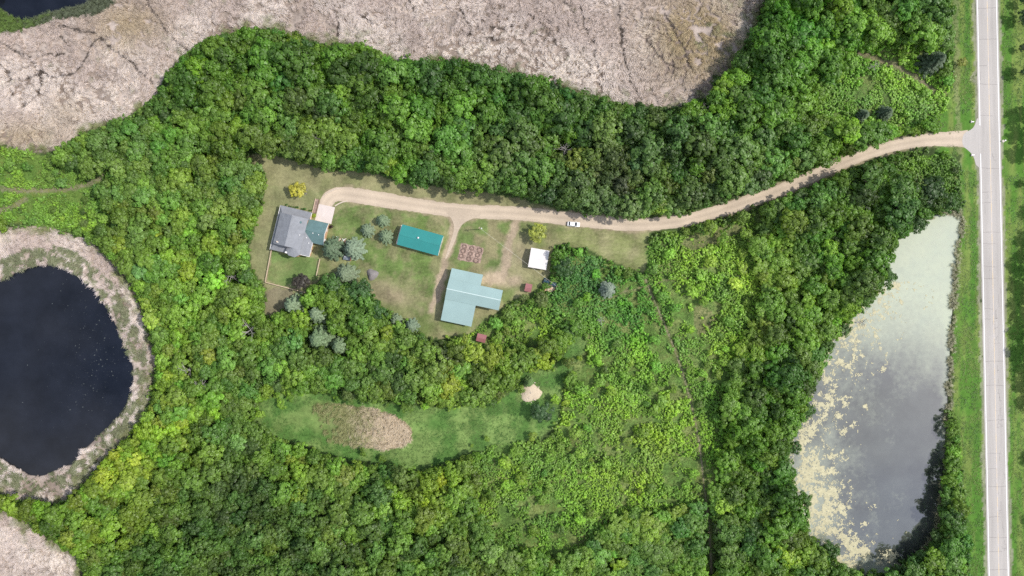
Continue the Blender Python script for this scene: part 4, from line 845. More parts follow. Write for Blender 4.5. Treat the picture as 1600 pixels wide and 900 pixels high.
def reed(seed, n=20, h=1.1, spread=.55, wd=.055, lean=(.8, -.15)):
    """a tuft of dry, bent stalks"""
    r = np.random.default_rng(seed); v = []; va = []
    for k in range(n):
        x, y = r.normal(size=2) * spread * .5; hh = h * r.uniform(.55, 1.1); a = r.uniform(0, 6.28); bx, by = lean[0] * r.uniform(.2, 1.2) + .35 * math.cos(a), lean[1] * r.uniform(.2, 1.2) + .35 * math.sin(a)
        px_, py_ = -math.sin(a) * wd, math.cos(a) * wd; v += [(x - px_, y - py_, -.05), (x + px_, y + py_, -.05), (x + bx * hh * .5 + px_, y + by * hh * .5 + py_, hh * .75), (x + bx * hh * .5 - px_, y + by * hh * .5 - py_, hh * .75)]
        v += [(x + bx * hh * .5 - px_, y + by * hh * .5 - py_, hh * .75), (x + bx * hh * .5 + px_, y + by * hh * .5 + py_, hh * .75), (x + bx * hh * 1.25 + px_ * .4, y + by * hh * 1.25 + py_ * .4, hh * .8), (x + bx * hh * 1.25 - px_ * .4, y + by * hh * 1.25 - py_ * .4, hh * .8)]; va += [r.uniform(.1, .9)] * 8
    return np.array(v), np.arange(len(v)).reshape(-1, 4), np.array(va)
def limb_mesh(seed, dead=False):
    """tapered trunk with forking limbs"""
    R_ = random.Random(seed); b = B(); k = 6
    hgt = 7.5 if dead else 6.0; pts = [(0, 0, -.2)]; x = y = 0
    for i in range(1, 6): x += R_.uniform(-.18, .18); y += R_.uniform(-.18, .18); pts.append((x, y, hgt * i / 5))
    b.tube(pts, [.24, .2, .17, .13, .09, .04], 7)
    br = B() if dead else b
    def grow(p, d, l, r, dep):
        q = p + d * l; m = p.lerp(q, .55) + Vector((R_.uniform(-.1, .1), R_.uniform(-.1, .1), R_.uniform(0, .15))) * l * .5; br.tube([p, m, q], [r, r * .75, r * .4], 4 if dead else 5)
        if dep:
            for _ in range(3 if dead else 2):
                s = R_.uniform(.35, .95); c = p.lerp(q, s); e = (d + Vector((R_.uniform(-.9, .9), R_.uniform(-.9, .9), R_.uniform(-.1, .5)))).normalized(); grow(c, e, l * R_.uniform(.4, .65), r * .55, dep - 1)
    for i in range(9 if dead else 5):
        f = R_.uniform(.4, .95) if dead else R_.uniform(.35, .85); a = 6.2832 * i / (9 if dead else 5) + R_.uniform(-.4, .4); z = hgt * f; p = Vector(pts[min(5, int(f * 5))]).lerp(Vector(pts[min(5, int(f * 5) + 1)]), f * 5 - int(f * 5)); grow(p, Vector((math.cos(a), math.sin(a), R_.uniform(.25, .7))).normalized(), (3.0 if dead else 2.2) * R_.uniform(.7, 1.1) * (1.25 - f * .6), .1 * (1.2 - f * .6), 2 if dead else 1)
    m0 = mesh('trunk', b.v, b.f, [MAT['deadwood' if dead else 'bark']]); m1 = mesh('bare_branches', br.v, br.f, [MAT['deadwood']]) if dead else None
    return m0, m1
def leafmesh(nm, data, mat): return npmesh(nm, data[0], data[1], MAT[mat], {'var': ('FLOAT', data[2])})
CROWN = [leafmesh('crown', crown(100 + i, nl=int(7 + i % 5), hz=3.0 + .25 * (i % 4)), 'leaf') for i in range(14)]
FINE = [leafmesh('crown', crown(200 + i, R=2.4, zc=3.2, hz=2.3, nl=6 + i % 3, ncl=44, per=28, leaf=.19, clump=.28), 'leaf') for i in range(8)]
TALL = [leafmesh('crown', crown(260 + i, R=2.9, zc=6.5, hz=4.6, nl=11, ncl=84, per=30, leaf=.2, clump=.2), 'leaf') for i in range(6)]
BUSH = [leafmesh('bush', bush(300 + i), 'leaf') for i in range(7)]
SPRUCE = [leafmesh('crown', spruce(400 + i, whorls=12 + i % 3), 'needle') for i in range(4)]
REED = [leafmesh('reed', reed(500 + i), 'reed') for i in range(6)]
GRASS = [leafmesh('grass', reed(600 + i, 16, .5, .7, .06, (.25, .1)), 'reed') for i in range(4)]
TRUNK = [limb_mesh(700 + i)[0] for i in range(4)]
DEAD = [limb_mesh(800 + i, True) for i in range(4)]

def scatter(name, label, cat, xyz, rot, scl, var, tint, protos):
    """ONE object of stuff: plants set on points by geometry nodes"""
    me = bpy.data.meshes.new(name); n = len(xyz); me.vertices.add(n); me.vertices.foreach_set('co', np.asarray(xyz, np.float32).ravel())
    for an, ty, da, key in (('rotz', 'FLOAT', rot, 'value'), ('size', 'FLOAT_VECTOR', scl, 'vector'), ('pick', 'INT', var, 'value'), ('tint', 'FLOAT_COLOR', np.c_[tint, np.ones(n)], 'color')):
        at = me.attributes.new(an, ty, 'POINT'); at.data.foreach_set(key, np.asarray(da, np.int32 if ty == 'INT' else np.float32).ravel())
    o = link(name, me); tag(o, label, cat, kind='stuff')
    cl = bpy.data.collections.new(name + '_source')
    for i, pm in enumerate(protos): cl.objects.link(bpy.data.objects.new('%s_source_%02d' % (name, i), pm))
    g = bpy.data.node_groups.new(name, 'GeometryNodeTree'); g.interface.new_socket('Geometry', in_out='INPUT', socket_type='NodeSocketGeometry'); g.interface.new_socket('Geometry', in_out='OUTPUT', socket_type='NodeSocketGeometry')
    nn = g.nodes; L = g.links; gi = nn.new('NodeGroupInput'); go = nn.new('NodeGroupOutput'); ip = nn.new('GeometryNodeInstanceOnPoints'); ci = nn.new('GeometryNodeCollectionInfo')
    ci.inputs['Collection'].default_value = cl; ci.inputs['Separate Children'].default_value = True; ci.inputs['Reset Children'].default_value = True
    def attr(nm, ty): a = nn.new('GeometryNodeInputNamedAttribute'); a.data_type = ty; a.inputs['Name'].default_value = nm; return a.outputs['Attribute']
    cx = nn.new('ShaderNodeCombineXYZ'); L.new(attr('rotz', 'FLOAT'), cx.inputs['Z'])
    L.new(gi.outputs[0], ip.inputs['Points']); L.new(ci.outputs[0], ip.inputs['Instance']); ip.inputs['Pick Instance'].default_value = True
    L.new(attr('pick', 'INT'), ip.inputs['Instance Index']); L.new(cx.outputs[0], ip.inputs['Rotation']); L.new(attr('size', 'FLOAT_VECTOR'), ip.inputs['Scale'])
    L.new(ip.outputs[0], go.inputs[0])
    md = o.modifiers.new('plants', 'NODES'); md.node_group = g
    return o

# ------------------------------------------------------------------ reed beds
def jitter_grid(x0, x1, y0, y1, step, seed):
    r = np.random.default_rng(seed); X, Y = np.meshgrid(np.arange(x0, x1, step), np.arange(y0, y1, step)); X = X.ravel() + r.uniform(-.5, .5, X.size) * step * 1.1; Y = Y.ravel() + r.uniform(-.5, .5, Y.size) * step * 1.1
    return X, Y, r
def mixc(a, b, t): return np.array(a) * (1 - t[:, None]) + np.array(b) * t[:, None]
X, Y, r = jitter_grid(-60, 1215, -60, 960, 2.25, 1)
inr = (look(M['marsh_n'], X, Y) & ~look(M['fringe_nw'], X, Y)) | look(M['ring_w'], X, Y) | look(M['marsh_sw'], X, Y) | (look(M['reed_oval'], X, Y) & (X > 462 + 60 * (fbm(X / 20, Y / 20, 3))) & (r.random(X.shape) < ss(X + .6 * (640 - Y), 440, 590)))
rid = np.minimum(np.abs(fbm(X / 34, Y / 34, 61, 3) - .5), np.abs(fbm(X / 26 + 9, Y / 40, 62, 3) - .5)); inr &= (ground_h(X, Y) > -.3) & (chan(X, Y) > 1.2 + 1.5 * fbm(X / 12, Y / 12, 63)) & ((rid > .013) | (r.random(X.shape) < .08))
n1 = fbm(X / 60, Y / 60, 50); n2 = fbm(X / 5.5, Y / 5.5, 51, 3); thr = .30 + .19 * ss(fbm(X / 70, Y / 70, 64), .35, .65); inr &= n2 > thr
X, Y, n1, n2 = X[inr], Y[inr], n1[inr], n2[inr]; n = len(X)
tint = mixc((0.54, 0.445, 0.405), (0.71, 0.62, 0.585), ss(n1, .35, .65))
brown = np.clip(np.exp(-(((X - 1090) / 75) ** 2 + ((Y - 60) / 70) ** 2)) * 1.3 + .8 * np.exp(-(((X - 200) / 60) ** 2 + ((Y - 40) / 40) ** 2)) + .7 * np.exp(-(((X - 40) / 60) ** 2 + ((Y - 215) / 25) ** 2)) + .4 * np.exp(-(((X - 110) / 40) ** 2 + ((Y - 175) / 30) ** 2)), 0, 1)
tint = tint * (1 - brown[:, None]) + np.array((0.43, 0.335, 0.2)) * brown[:, None]
pale = np.clip(np.exp(-(((X - 880) / 90) ** 2 + ((Y - 105) / 30) ** 2)) + np.exp(-(((X - 180) / 40) ** 2 + ((Y - 155) / 30) ** 2)) + np.exp(-(((X - 740) / 60) ** 2 + ((Y - 80) / 25) ** 2)) + np.exp(-(((X - 90) / 40) ** 2 + ((Y - 880) / 30) ** 2)) + .8 * np.exp(-(((X - 1170) / 20) ** 2 + ((Y - 35) / 16) ** 2)), 0, 1)
tint = tint * (1 - pale[:, None]) + np.array((0.78, 0.69, 0.65)) * pale[:, None]
pd = blur(M['pond_w'], 9); nearp = look(pd, X, Y); gring = look(M['ring_w'], X, Y) & (nearp > .02) & (fbm(X / 9, Y / 9, 53) + .25 * (nearp > .3) * (fbm(X / 5, Y / 5, 54) > .5) < .60)
tint[gring] = mixc((0.15, 0.175, 0.085), (0.30, 0.30, 0.19), r.random(gring.sum()))
tint *= r.uniform(.82, 1.18, (n, 1)); ov = look(M['reed_oval'], X, Y); tint[ov] = mixc((0.30, 0.30, 0.13), (0.60, 0.49, 0.36), ss(X[ov] + 14 * r.normal(size=ov.sum()), 540, 600))
dirn = fbm(X / 45, Y / 45, 60) * 6.28 * 1.6 + r.normal(size=n) * .3
sz = r.uniform(.75, 1.25, n) * np.where(pale > .5, .9, 1.0); W_ = Pa(np.c_[X, Y]); g_ = ground_h(X, Y)
em = blur(M['marsh_n'] | M['ring_w'] | M['marsh_sw'], 8); ed_ = np.clip(1.15 - look(em, X, Y) + 1.1 * (fbm(X / 13, Y / 13, 160) - .5) + .25 * np.exp(-(((X - 1130) / 60) ** 2 + ((Y - 60) / 70) ** 2)) - ov, 0, 1); ed_ = ss(ed_, .35, .75); tint = tint * (1 - ed_[:, None]) + np.array((.24, .25, .115)) * r.uniform(.75, 1.25, (n, 1)) * ed_[:, None]
scatter('reed_bed', 'pale dry reeds covering the marsh and ringing the dark pond', 'reeds', np.c_[W_, g_], dirn, np.c_[sz, sz, sz * .8], r.integers(0, 6, n), tint, REED)
X, Y, r = jitter_grid(-60, 1520, -50, 905, 2.6, 2); pe_ = look(blur(M['pond_e'], 3), X, Y); k = look(M['fringe_nw'], X, Y) & (ground_h(X, Y) > -.3) | (pe_ > .2) & (pe_ < .75) & (X > 1440) & (fbm(X / 9, Y / 9, 150) + .4 * (.5 - pe_) > .5); X, Y = X[k], Y[k]; n = len(X); f = ss(X + 20 * r.normal(size=n), 30, 90)
scatter('sedge_fringe', 'green sedge fringe along the pond shores', 'sedge', np.c_[Pa(np.c_[X, Y]), np.maximum(ground_h(X, Y), WATER_Z - .1)], r.uniform(0, 6.28, n), np.full((n, 3), .9), r.integers(0, 6, n), np.where((X > 1400)[:, None], np.array((.34, .33, .2)), mixc((0.13, 0.2, 0.045), (0.13, 0.15, 0.09), f)) * r.uniform(.7, 1.2, (n, 1)), REED)

# ------------------------------------------------------------------ trees: where they stand and what colour they are
# control points: x, y, leaf colour, crown radius in metres, height factor
CP = [(300,110,(.065,.135,.028),3.2,1.0),(430,90,(.06,.125,.026),3.8,1.15),(560,120,(.065,.13,.028),3.8,1.15),(700,140,(.055,.12,.024),4.0,1.2),(850,180,(.048,.11,.024),4.2,1.2),(700,230,(.07,.135,.035),3.8,1.1),(860,270,(.055,.105,.032),3.4,1.2),(960,290,(.075,.115,.05),3.2,1.2),(1060,230,(.05,.105,.026),4.0,1.2),(1120,310,(.055,.1,.035),3.4,1.1),(500,220,(.085,.15,.042),3.4,1.0),(600,270,(.08,.165,.032),3.4,1.0),
      (1180,200,(.06,.13,.024),3.8,1.1),(1230,90,(.075,.165,.028),3.6,1.1),(1330,40,(.095,.19,.04),3.6,1.1),(1440,30,(.08,.165,.045),4.2,1.2),(1300,240,(.07,.14,.03),3.6,1.1),(1230,40,(.06,.15,.024),3.6,1.1),
      (60,270,(.09,.155,.04),2.6,.9),(150,250,(.095,.165,.045),2.6,.9),(250,220,(.085,.155,.038),2.8,1.0),(240,340,(.11,.18,.05),2.6,.95),(330,310,(.12,.19,.05),2.8,1.0),(360,400,(.115,.205,.045),2.8,1.0),(280,420,(.10,.18,.045),2.7,.95),(240,500,(.11,.19,.045),2.6,1.0),(330,520,(.115,.195,.045),2.7,1.0),(270,640,(.13,.21,.045),2.6,1.0),(350,680,(.10,.175,.04),2.8,1.0),
      (190,740,(.14,.21,.035),2.6,.95),(150,810,(.10,.175,.03),2.8,1.0),(260,780,(.085,.15,.035),2.8,1.1),(330,830,(.045,.088,.03),2.6,1.2),(400,790,(.042,.082,.03),2.4,1.2),(260,880,(.05,.10,.03),2.6,1.2),(430,880,(.06,.115,.034),2.6,1.2),
      (500,780,(.095,.165,.04),2.9,1.0),(600,820,(.10,.175,.042),3.0,1.1),(700,780,(.105,.17,.036),3.0,1.0),(760,850,(.085,.15,.035),3.0,1.0),(850,860,(.085,.155,.035),2.6,.7),
      (420,560,(.10,.175,.042),2.8,1.0),(520,560,(.08,.15,.035),2.8,1.0),(600,560,(.085,.15,.04),2.8,1.0),(690,560,(.12,.18,.045),3.2,1.0),(740,590,(.12,.195,.05),3.0,1.0),(620,440,(.055,.13,.03),3.6,1.0),(800,560,(.12,.185,.035),2.6,.9),
      (900,420,(.06,.14,.03),3.4,.9),(990,490,(.07,.165,.035),2.4,.7),(950,600,(.12,.2,.04),2.2,.6),(1000,720,(.14,.205,.045),2.2,.6),(1080,400,(.13,.21,.04),2.4,.7),(1120,560,(.12,.195,.04),2.2,.5),(1160,610,(.09,.17,.03),2.6,.65),(1150,720,(.085,.165,.03),2.6,.7),(1150,500,(.12,.195,.04),2.3,.5),(1040,850,(.10,.175,.042),2.6,.65),(960,860,(.09,.165,.038),2.6,.65),
      (1200,420,(.13,.20,.045),2.6,.6),(1260,340,(.085,.165,.035),3.4,1.0),(1330,320,(.07,.14,.028),3.4,1.0),(1300,420,(.085,.17,.03),3.2,1.0),(1230,500,(.095,.175,.032),2.9,.8),(1370,400,(.05,.11,.022),3.8,1.1),(1450,300,(.055,.11,.024),4.0,1.1),(1210,600,(.06,.125,.024),3.4,1.1),(1180,700,(.055,.12,.024),3.4,1.1),(1220,780,(.05,.115,.022),3.4,1.1),(1150,820,(.075,.14,.036),3.0,.8),(1100,790,(.10,.175,.04),2.4,.55),(1240,870,(.095,.165,.036),3.4,1.0),(1180,880,(.08,.155,.028),3.2,1.0),
      (1390,150,(.12,.205,.045),2.3,.55),(1420,90,(.11,.2,.045),2.4,.6),(1310,150,(.1,.185,.04),2.8,.75),(1480,720,(.085,.16,.032),2.4,.7),(1480,780,(.055,.12,.03),3.0,.9),(1480,860,(.06,.13,.032),3.2,.9),(1620,200,(.045,.1,.024),4.0,1.1),(1620,700,(.06,.12,.03),3.6,1.0)]
cpx = np.array([c[0] for c in CP]); cpy = np.array([c[1] for c in CP]); cpc = np.array([c[2] for c in CP]) * np.array([1.80, 1.74, 1.05]); cpr = np.array([c[3] for c in CP]); cph = np.array([c[4] for c in CP])
def field_at(x, y):
    w_ = 1 / ((x[:, None] - cpx) ** 2 + (y[:, None] - cpy) ** 2 + 300) ** 1.6; w_ /= w_.sum(1, keepdims=True)
    pa = ss(fbm(x / 42, y / 42, 130), .3, .7)[:, None]; pb = ss(fbm(x / 30, y / 30, 131), .35, .7)
    return (w_ @ cpc) * (np.array((.78, .84, .95)) * (1 - pa) + np.array((1.15, 1.14, .95)) * pa), (w_ @ cpr) * (.8 + .4 * pb), w_ @ cph
notree = M['marsh_n'] | M['ring_w'] | M['marsh_sw'] | M['yard'] | M['clear'] | M['verge_w'] | M['road'] | (blur(M['pond_e'], 5) > .8) | M['pond_e'] & (mgx > 1440) | M['pond_nw'] | M['fringe_nw'] | M['drive'] | M['trail']
notree |= (mgx > 1545) & M['verge_e'] | M['thick_se']
notree |= M['bare_c']
low = M['thick_b'] | M['thick_c'] | M['thick_ne'] | M['meadow_w']
soft_edge = blur(notree, 3) > .35
def throw(n, rmin, allow, seed, taken, over=.62, edge=.8, sc_lo=.75, sc_hi=1.3, zcan=6.0, cap=99):
    """dart throwing: crowns may overlap a little; crowns stay off the open ground"""
    r = np.random.default_rng(seed); X = r.uniform(-70, 1670, n); Y = r.uniform(-60, 960, n); k = look(allow, X, Y); X, Y = X[k], Y[k]
    c, R, hf = field_at(X, Y); R = np.minimum(R * r.uniform(sc_lo, sc_hi, len(X)), cap); out = []
    for a in range(8):
        an = a * math.pi / 4; bad = look(notree, X + edge * R / S * math.cos(an), Y + edge * R / S * math.sin(an)); R = np.where(bad, -1, R)
    o = np.argsort(-R + r.uniform(0, .8, len(R))); cell = {}
    for x_, y_, R_ in taken: cell.setdefault((int(x_ // 40), int(y_ // 40)), []).append((x_, y_, R_))
    for i in o:
        if R[i] < rmin: continue
        x_, y_, R_ = X[i], Y[i], R[i]; cxk, cyk = int(x_ // 40), int(y_ // 40); ok = True
        for da in (-1, 0, 1):
            for db in (-1, 0, 1):
                for (qx, qy, qr) in cell.get((cxk + da, cyk + db), ()):
                    if (qx - x_) ** 2 + (qy - y_) ** 2 < ((qr + R_) * over / S) ** 2: ok = False; break
                if not ok: break
            if not ok: break
        if ok: cell.setdefault((cxk, cyk), []).append((x_, y_, R_)); out.append((x_, y_, R_, c[i], hf[i]))
    return out
# placed by hand: x, y, radius m, height m, colour, name, label
G = []
def H_(x, y, R, h, c, kind, label): G.append((x, y, R, h, c, kind, label))
BL = (.19, .245, .195); BG = (.155, .21, .14); GS = (.17, .215, .15)
for x, y, R, h, c, lab in ((596,344,2.8,5.5,BG,'small round grey green spruce nearest the driveway in the lawn trio'), (572,359,2.9,6,(.165,.215,.155),'leftmost silvery spruce of the lawn trio'), (601,369,3.1,6,BG,'spruce of the lawn trio nearest the teal shed'),
        (516,388,4.9,11,(.10,.145,.095),'tall dark green spruce against the green roofed garage'), (550,388,4.7,10,BL,'large silvery blue spruce over the grey cart'), (538,428,4.7,10,(.16,.2,.14),'grey green spruce south of the silvery one by the back lawn'),
        (950,452,3.6,8,(.175,.215,.195),'lone silvery blue spruce in the brush south of the mown field'), (456,478,5.0,12,(.18,.235,.16),'pale spruce at the bare patch below the back lawn fence'), (494,490,5.0,13,(.17,.225,.15),'second pale spruce from the back lawn fence in the grove'), (497,530,6.0,14,(.14,.20,.115),'big pale spruce in the grove above the reedy oval'), (530,540,5.0,13,(.145,.20,.12),'pale spruce east of the biggest one in the grove'), (617,502,2.9,7,GS,'small grey spruce at the bare lawn corner, left of a pair'), (641,510,3.2,7,(.15,.2,.155),'small grey spruce at the bare lawn corner, right of a pair'),
        (1466,92,5.4,12,(.055,.085,.05),'large dark spruce beside the yellowish bush near the road'), (1352,178,3.0,6,(.07,.11,.065),'dark spruce in the bramble patch, left of a pair'), (1388,174,3.4,7,(.065,.10,.06),'dark spruce in the bramble patch, right of a pair'), (1352,328,3.6,9,(.06,.09,.05),'dark spruce in the wood above the weedy pond'), (826,598,2.4,7,(.10,.17,.055),'narrow cone shaped conifer leaning over the sand heap'), (250,395,2.0,6,(.11,.15,.09),'slim grey conifer above the dark pond')):
    H_(x, y, R, h, c, 'spruce_tree', lab)
for x, y, R, h, c, lab in ((465,296,3.6,5,(.50,.47,.07),'bright yellow tree on the lawn behind the house'), (841,364,4.0,5.5,(.40,.44,.085),'round yellow green tree by the white roofed shed'), (470,441,4.3,6,(.065,.055,.042),'dark purple brown tree in the back lawn'), (880,420,4.4,8,(.055,.12,.032),'dark leafy tree overhanging the white roofed shed'), (846,468,3.2,5,(.14,.19,.05),'round olive green bush beside the tiny red hut'), (819,466,2.0,4,(.16,.215,.06),'small yellow green bush below the tiny red hut'),
        (1502,98,2.3,4,(.25,.27,.06),'yellowish bush beside the large dark spruce by the road'), (1160,783,2.9,6,(.22,.31,.03),'bright lime tree standing out in the dark wood west of the weedy pond'), (491,337,1.0,1.6,(.28,.36,.02),'small lime green shrub at the corner of the concrete pad'), (517.5,354.5,.95,1.8,(.035,.012,.012),'small dark red shrub at the garage wall'), (846,644,4.4,7,(.06,.125,.04),'dark green tree alone in the grassy clearing'), (768,627,2.9,5,(.10,.2,.03),'round bright green tree at the north edge of the clearing'), (568,706,1.7,3,(.15,.25,.03),'small lime bush below the reedy oval'), (545,615,3.6,6,(.12,.18,.04),'olive green tree at the top of the reedy oval'), (480,645,0,0,0,'')[:6] if False else (436,600,3.8,6,(.115,.2,.045),'round light green tree west of the reedy oval'),
        (693,556,5.2,8,(.125,.175,.055),'broad olive tree south of the big barn'), (742,572,4.0,7,(.125,.205,.055),'round pale green tree below the tiny southern hut'), (890,566,2.6,6,(.16,.21,.045),'yellow green tree by the upper end of the clearing'), (1250,308,3.6,7,(.11,.19,.05),'pale green tree on the south side of the driveway'), (560,455,5.6,9,(.06,.145,.03),'broad deep green tree left of the bare lawn patch'), (520,445,5.2,9,(.07,.15,.03),'broad deep green tree right of the dark purple one'), (588,487,4.6,8,(.06,.14,.032),'deep green tree below the bare lawn patch'), (1072,362,1.7,3,(.17,.26,.03),'lime bush at the south edge of the driveway'), (1455,300,6.0,11,(.045,.095,.022),'large dark tree at the north tip of the weedy pond')):
    H_(x, y, R, h, c, 'broadleaf_tree' if R > 2.2 else 'shrub', lab)
for k_, (x, y, R) in enumerate(((1484,318,4.2),(1432,348,4.2),(1394,384,3.2),(1386,432,4.4),(1318,515,3.4),(1262,640,3.6),(1244,700,3.0),(1258,782,3.8),(1300,862,4.2),(1462,838,2.6),(1440,868,3.0),(1405,892,3.2))):
    c_ = [(.075,.16,.03),(.06,.13,.026),(.095,.18,.04),(.07,.15,.026),(.11,.19,.05)][k_ % 5]
    H_(x, y, R, R * 1.9 + 1, c_, 'broadleaf_tree', ('bank tree leaning over the weedy pond shore, %s from its north tip' % ['first','second','third','fourth','fifth','sixth','seventh','eighth','ninth','tenth','eleventh','twelfth','thirteenth','fourteenth','fifteenth','sixteenth'][k_]) if k_ < 9 else 'bank tree at the south shore of the weedy pond, %s from the road' % ['first','second','third'][k_ - 9])
for x, y, R, h, lab in ((363,433,4.2,6,'leafless grey tree at the edge of the wood west of the lawn'), (478,302,1.8,3.5,'leafless grey shrub beside the bright yellow tree'), (395,515,4.2,7,'leafless grey tree in the wood southwest of the house'), (297,578,4,7,'bare grey leaning tree east of the dark pond'), (322,598,3.6,7,'bare grey tree among light green crowns east of the dark pond'), (883,236,4,8,'bare pale tree deep in the belt north of the driveway'), (503,222,3.6,8,'pale bare tree in the belt north of the house'), (1098,172,3.2,6,'whitish bare tree at the south edge of the pale marsh'), (938,500,2.6,4,'bare grey shrub in the brush below the lone blue spruce'), (742,738,2.2,5,'bare grey tree in the southern wood') , (1364,105,2.4,5,'bare grey tree by the trail in the bramble patch'), (180,845,2.6,5,'bare grey tree in the southwest wood'), (540,845,2.4,6,'bare grey tree among the southern crowns'), (1335,505,3,3,'fallen bare trunk reaching over the weedy pond')):
    H_(x, y, R, h + (3 if h > 5 else 0), None, 'dead_tree', lab)
taken = [(g[0], g[1], g[2] * (1.5 if g[5] == 'spruce_tree' and g[3] > 9 else 1)) for g in G]
forest = ~soft_edge & ~low
T1 = throw(90000, 1.2, forest, 5, taken, .54, .8, .5, 1.4)
allt = taken + [(a[0], a[1], a[2]) for a in T1]
shrubby = low & ~soft_edge & (np.hypot(mgx - 752, mgy - 529) > 26) & (np.hypot(mgx - 858, mgy - 446) > 24) & (fbm(mgx / 34, mgy / 34, 120) > .46)
thick = throw(7000, .6, shrubby, 6, allt, .95, .8, .3, 1.05, cap=2.5)
def margin(mask, rad, lo, hi, n, seed, thr):
    # loose shrubs straggling across the edge of a zone
    r = np.random.default_rng(seed); b_ = blur(mask, rad); X = r.uniform(-40, 1530, n); Y = r.uniform(-40, 940, n); v = look(b_, X, Y); k = (v > lo) & (v < hi) & (fbm(X / 24, Y / 24, seed) > thr); X, Y = X[k], Y[k]
    k = ~(look(M['yard'] | M['drive'] | M['road'] | M['trail'], X, Y)) & (ground_h(X, Y) > -.05); X, Y = X[k], Y[k]; c, R, hf = field_at(X, Y)
    return [(x_, y_, q, cc * np.array((1.08, 1.04, .95)), .6) for x_, y_, q, cc in zip(X, Y, r.uniform(.6, 1.9, len(X)) * np.where(r.random(len(X)) < .2, 1.5, 1), c)]
EDGE = margin(M['clear'], 7, .2, .85, 3600, 140, .47) + margin(M['marsh_n'], 5, .25, .85, 1300, 141, .55) + margin(M['ring_w'], 4, .1, .5, 500, 142, .5) + margin(M['thick_c'], 8, .1, .9, 700, 143, .45) + margin(M['verge_w'], 4, .05, .4, 500, 144, .5)
# roadside trees beyond the road and between pond and road
RT = [(1603,28,3.6,6),(1607,108,4.0,6.5),(1628,178,5.0,9.5),(1630,205,4.6,9.5),(1628,235,4.6,9),(1612,285,2.4,4.5),(1643,372,4.2,10),(1636,396,3.6,9),(1648,418,5,12),(1640,446,4.4,11),(1651,470,5,13),(1638,497,4.6,10),(1645,520,4.2,12),(1640,552,5,11.5),(1650,575,4,12),(1637,604,4.4,9),(1646,632,4,10),(1598,75,1.8,3.5),(1646,330,4.2,9),(1604,2,2.6,5),(1648,720,4.2,9),(1650,820,4.2,9)]
def region(x, y):
    if x > 1545: return 'broad dark tree standing on the verge east of the paved road', 'trees east of the road'
    if x > 1440 and y > 600: return 'leafy tree between the weedy pond and the paved road', 'trees between pond and road'
    if x > 1180 and y < 300: return 'leafy tree in the wood between the pale marsh and the paved road', 'northeastern wood'
    if x > 1140: return 'leafy tree in the wood along the west bank of the weedy pond', 'wood west of the weedy pond'
    if x < 420 and y < 235 or (x >= 420 and y < 345): return 'rounded deep green tree in the dense belt between marsh and driveway', 'belt north of the driveway'
    if x < 420 and y < 530: return 'light green tree in the wood between the dark pond and the lawn', 'wood west of the house'
    if x < 480: return 'green tree in the southwestern wood below the dark pond', 'southwestern wood'
    if y > 690 and x < 900: return 'green tree in the wood south of the reedy oval', 'southern wood'
    if x < 900: return 'green tree in the grove between the barn and the grassy clearing', 'middle grove'
    return 'green tree in the brushy wood east of the grassy clearing', 'brushy wood east of the clearing'
def hueword(c):
    if c[0] / c[1] > .74: return 'yellowish'
    if c[2] / c[1] > .27: return 'greyish green'
    return 'dark green' if c[1] < .155 else 'bright green' if c[1] > .235 else 'mid green'
edge_marsh = blur(M['marsh_n'], 5); edge_yard = blur(M['yard'] | M['drive'], 5); edge_pond = blur(M['pond_e'], 5)
def pickname(v, bins):
    for lim, nm in bins:
        if v < lim: return nm
def finer(x, y, c):
    """what tells this tree from the others: its colour and its place"""
    lab, gp = region(x, y); hw = hueword(c)
    if gp == 'belt north of the driveway':
        dep = 'on the marsh edge' if look(edge_marsh, x, y) > .02 else 'on the yard edge' if look(edge_yard, x, y) > .02 else 'in the middle'
        return '%s tree %s of the tree belt %s' % (hw, dep, pickname(x, ((300, 'beside the marsh corner'), (430, 'northwest of the house'), (560, 'north of the house'), (640, 'north of the lawn spruces'), (720, 'north of the teal shed'), (830, 'north of the garden bed'), (920, 'north of the parked car'), (1010, 'north of the mown field'), (1100, 'at the driveway bend'), (9999, 'east of the driveway bend')))), gp
    if gp == 'northeastern wood':
        dep = 'on the marsh edge' if look(edge_marsh, x, y) > .02 else 'beside the driveway' if look(edge_yard, x, y) > .02 else 'near the road' if x > 1400 else 'deep inside'
        return '%s tree %s in the %s of the northeastern wood' % (hw, dep, pickname(y, ((60, 'top'), (130, 'upper half'), (200, 'lower half'), (9999, 'bottom')))), gp
    if gp == 'wood west of the weedy pond':
        dep = 'on the bank' if look(edge_pond, x, y) > .02 else 'inland'
        return '%s tree %s west of the weedy pond, by %s' % (hw, dep, pickname(y, ((370, 'its north tip'), (460, 'the mown field'), (540, 'the barn'), (620, 'the sand heap'), (700, 'the reedy oval'), (800, 'its widest algae mats'), (9999, 'its south end')))), gp
    return hw + ' ' + lab.split(' ', 1)[1].replace('green tree', 'tree'), gp
def hue(c, r, s=.16):
    c = np.array(c, float) * (1 + r.normal() * s); c = c * np.array([1 + r.normal() * .10, 1, 1 + r.normal() * .10]); u = r.random()
    if u < .05: c = c * np.array([1.25, 1.12, .9])
    elif u < .09: c = c * np.array([1.3, 1.15, 1.6])
    elif u < .18: c = c * .72
    return np.clip(c, .008, .6)
rt = np.random.default_rng(77)
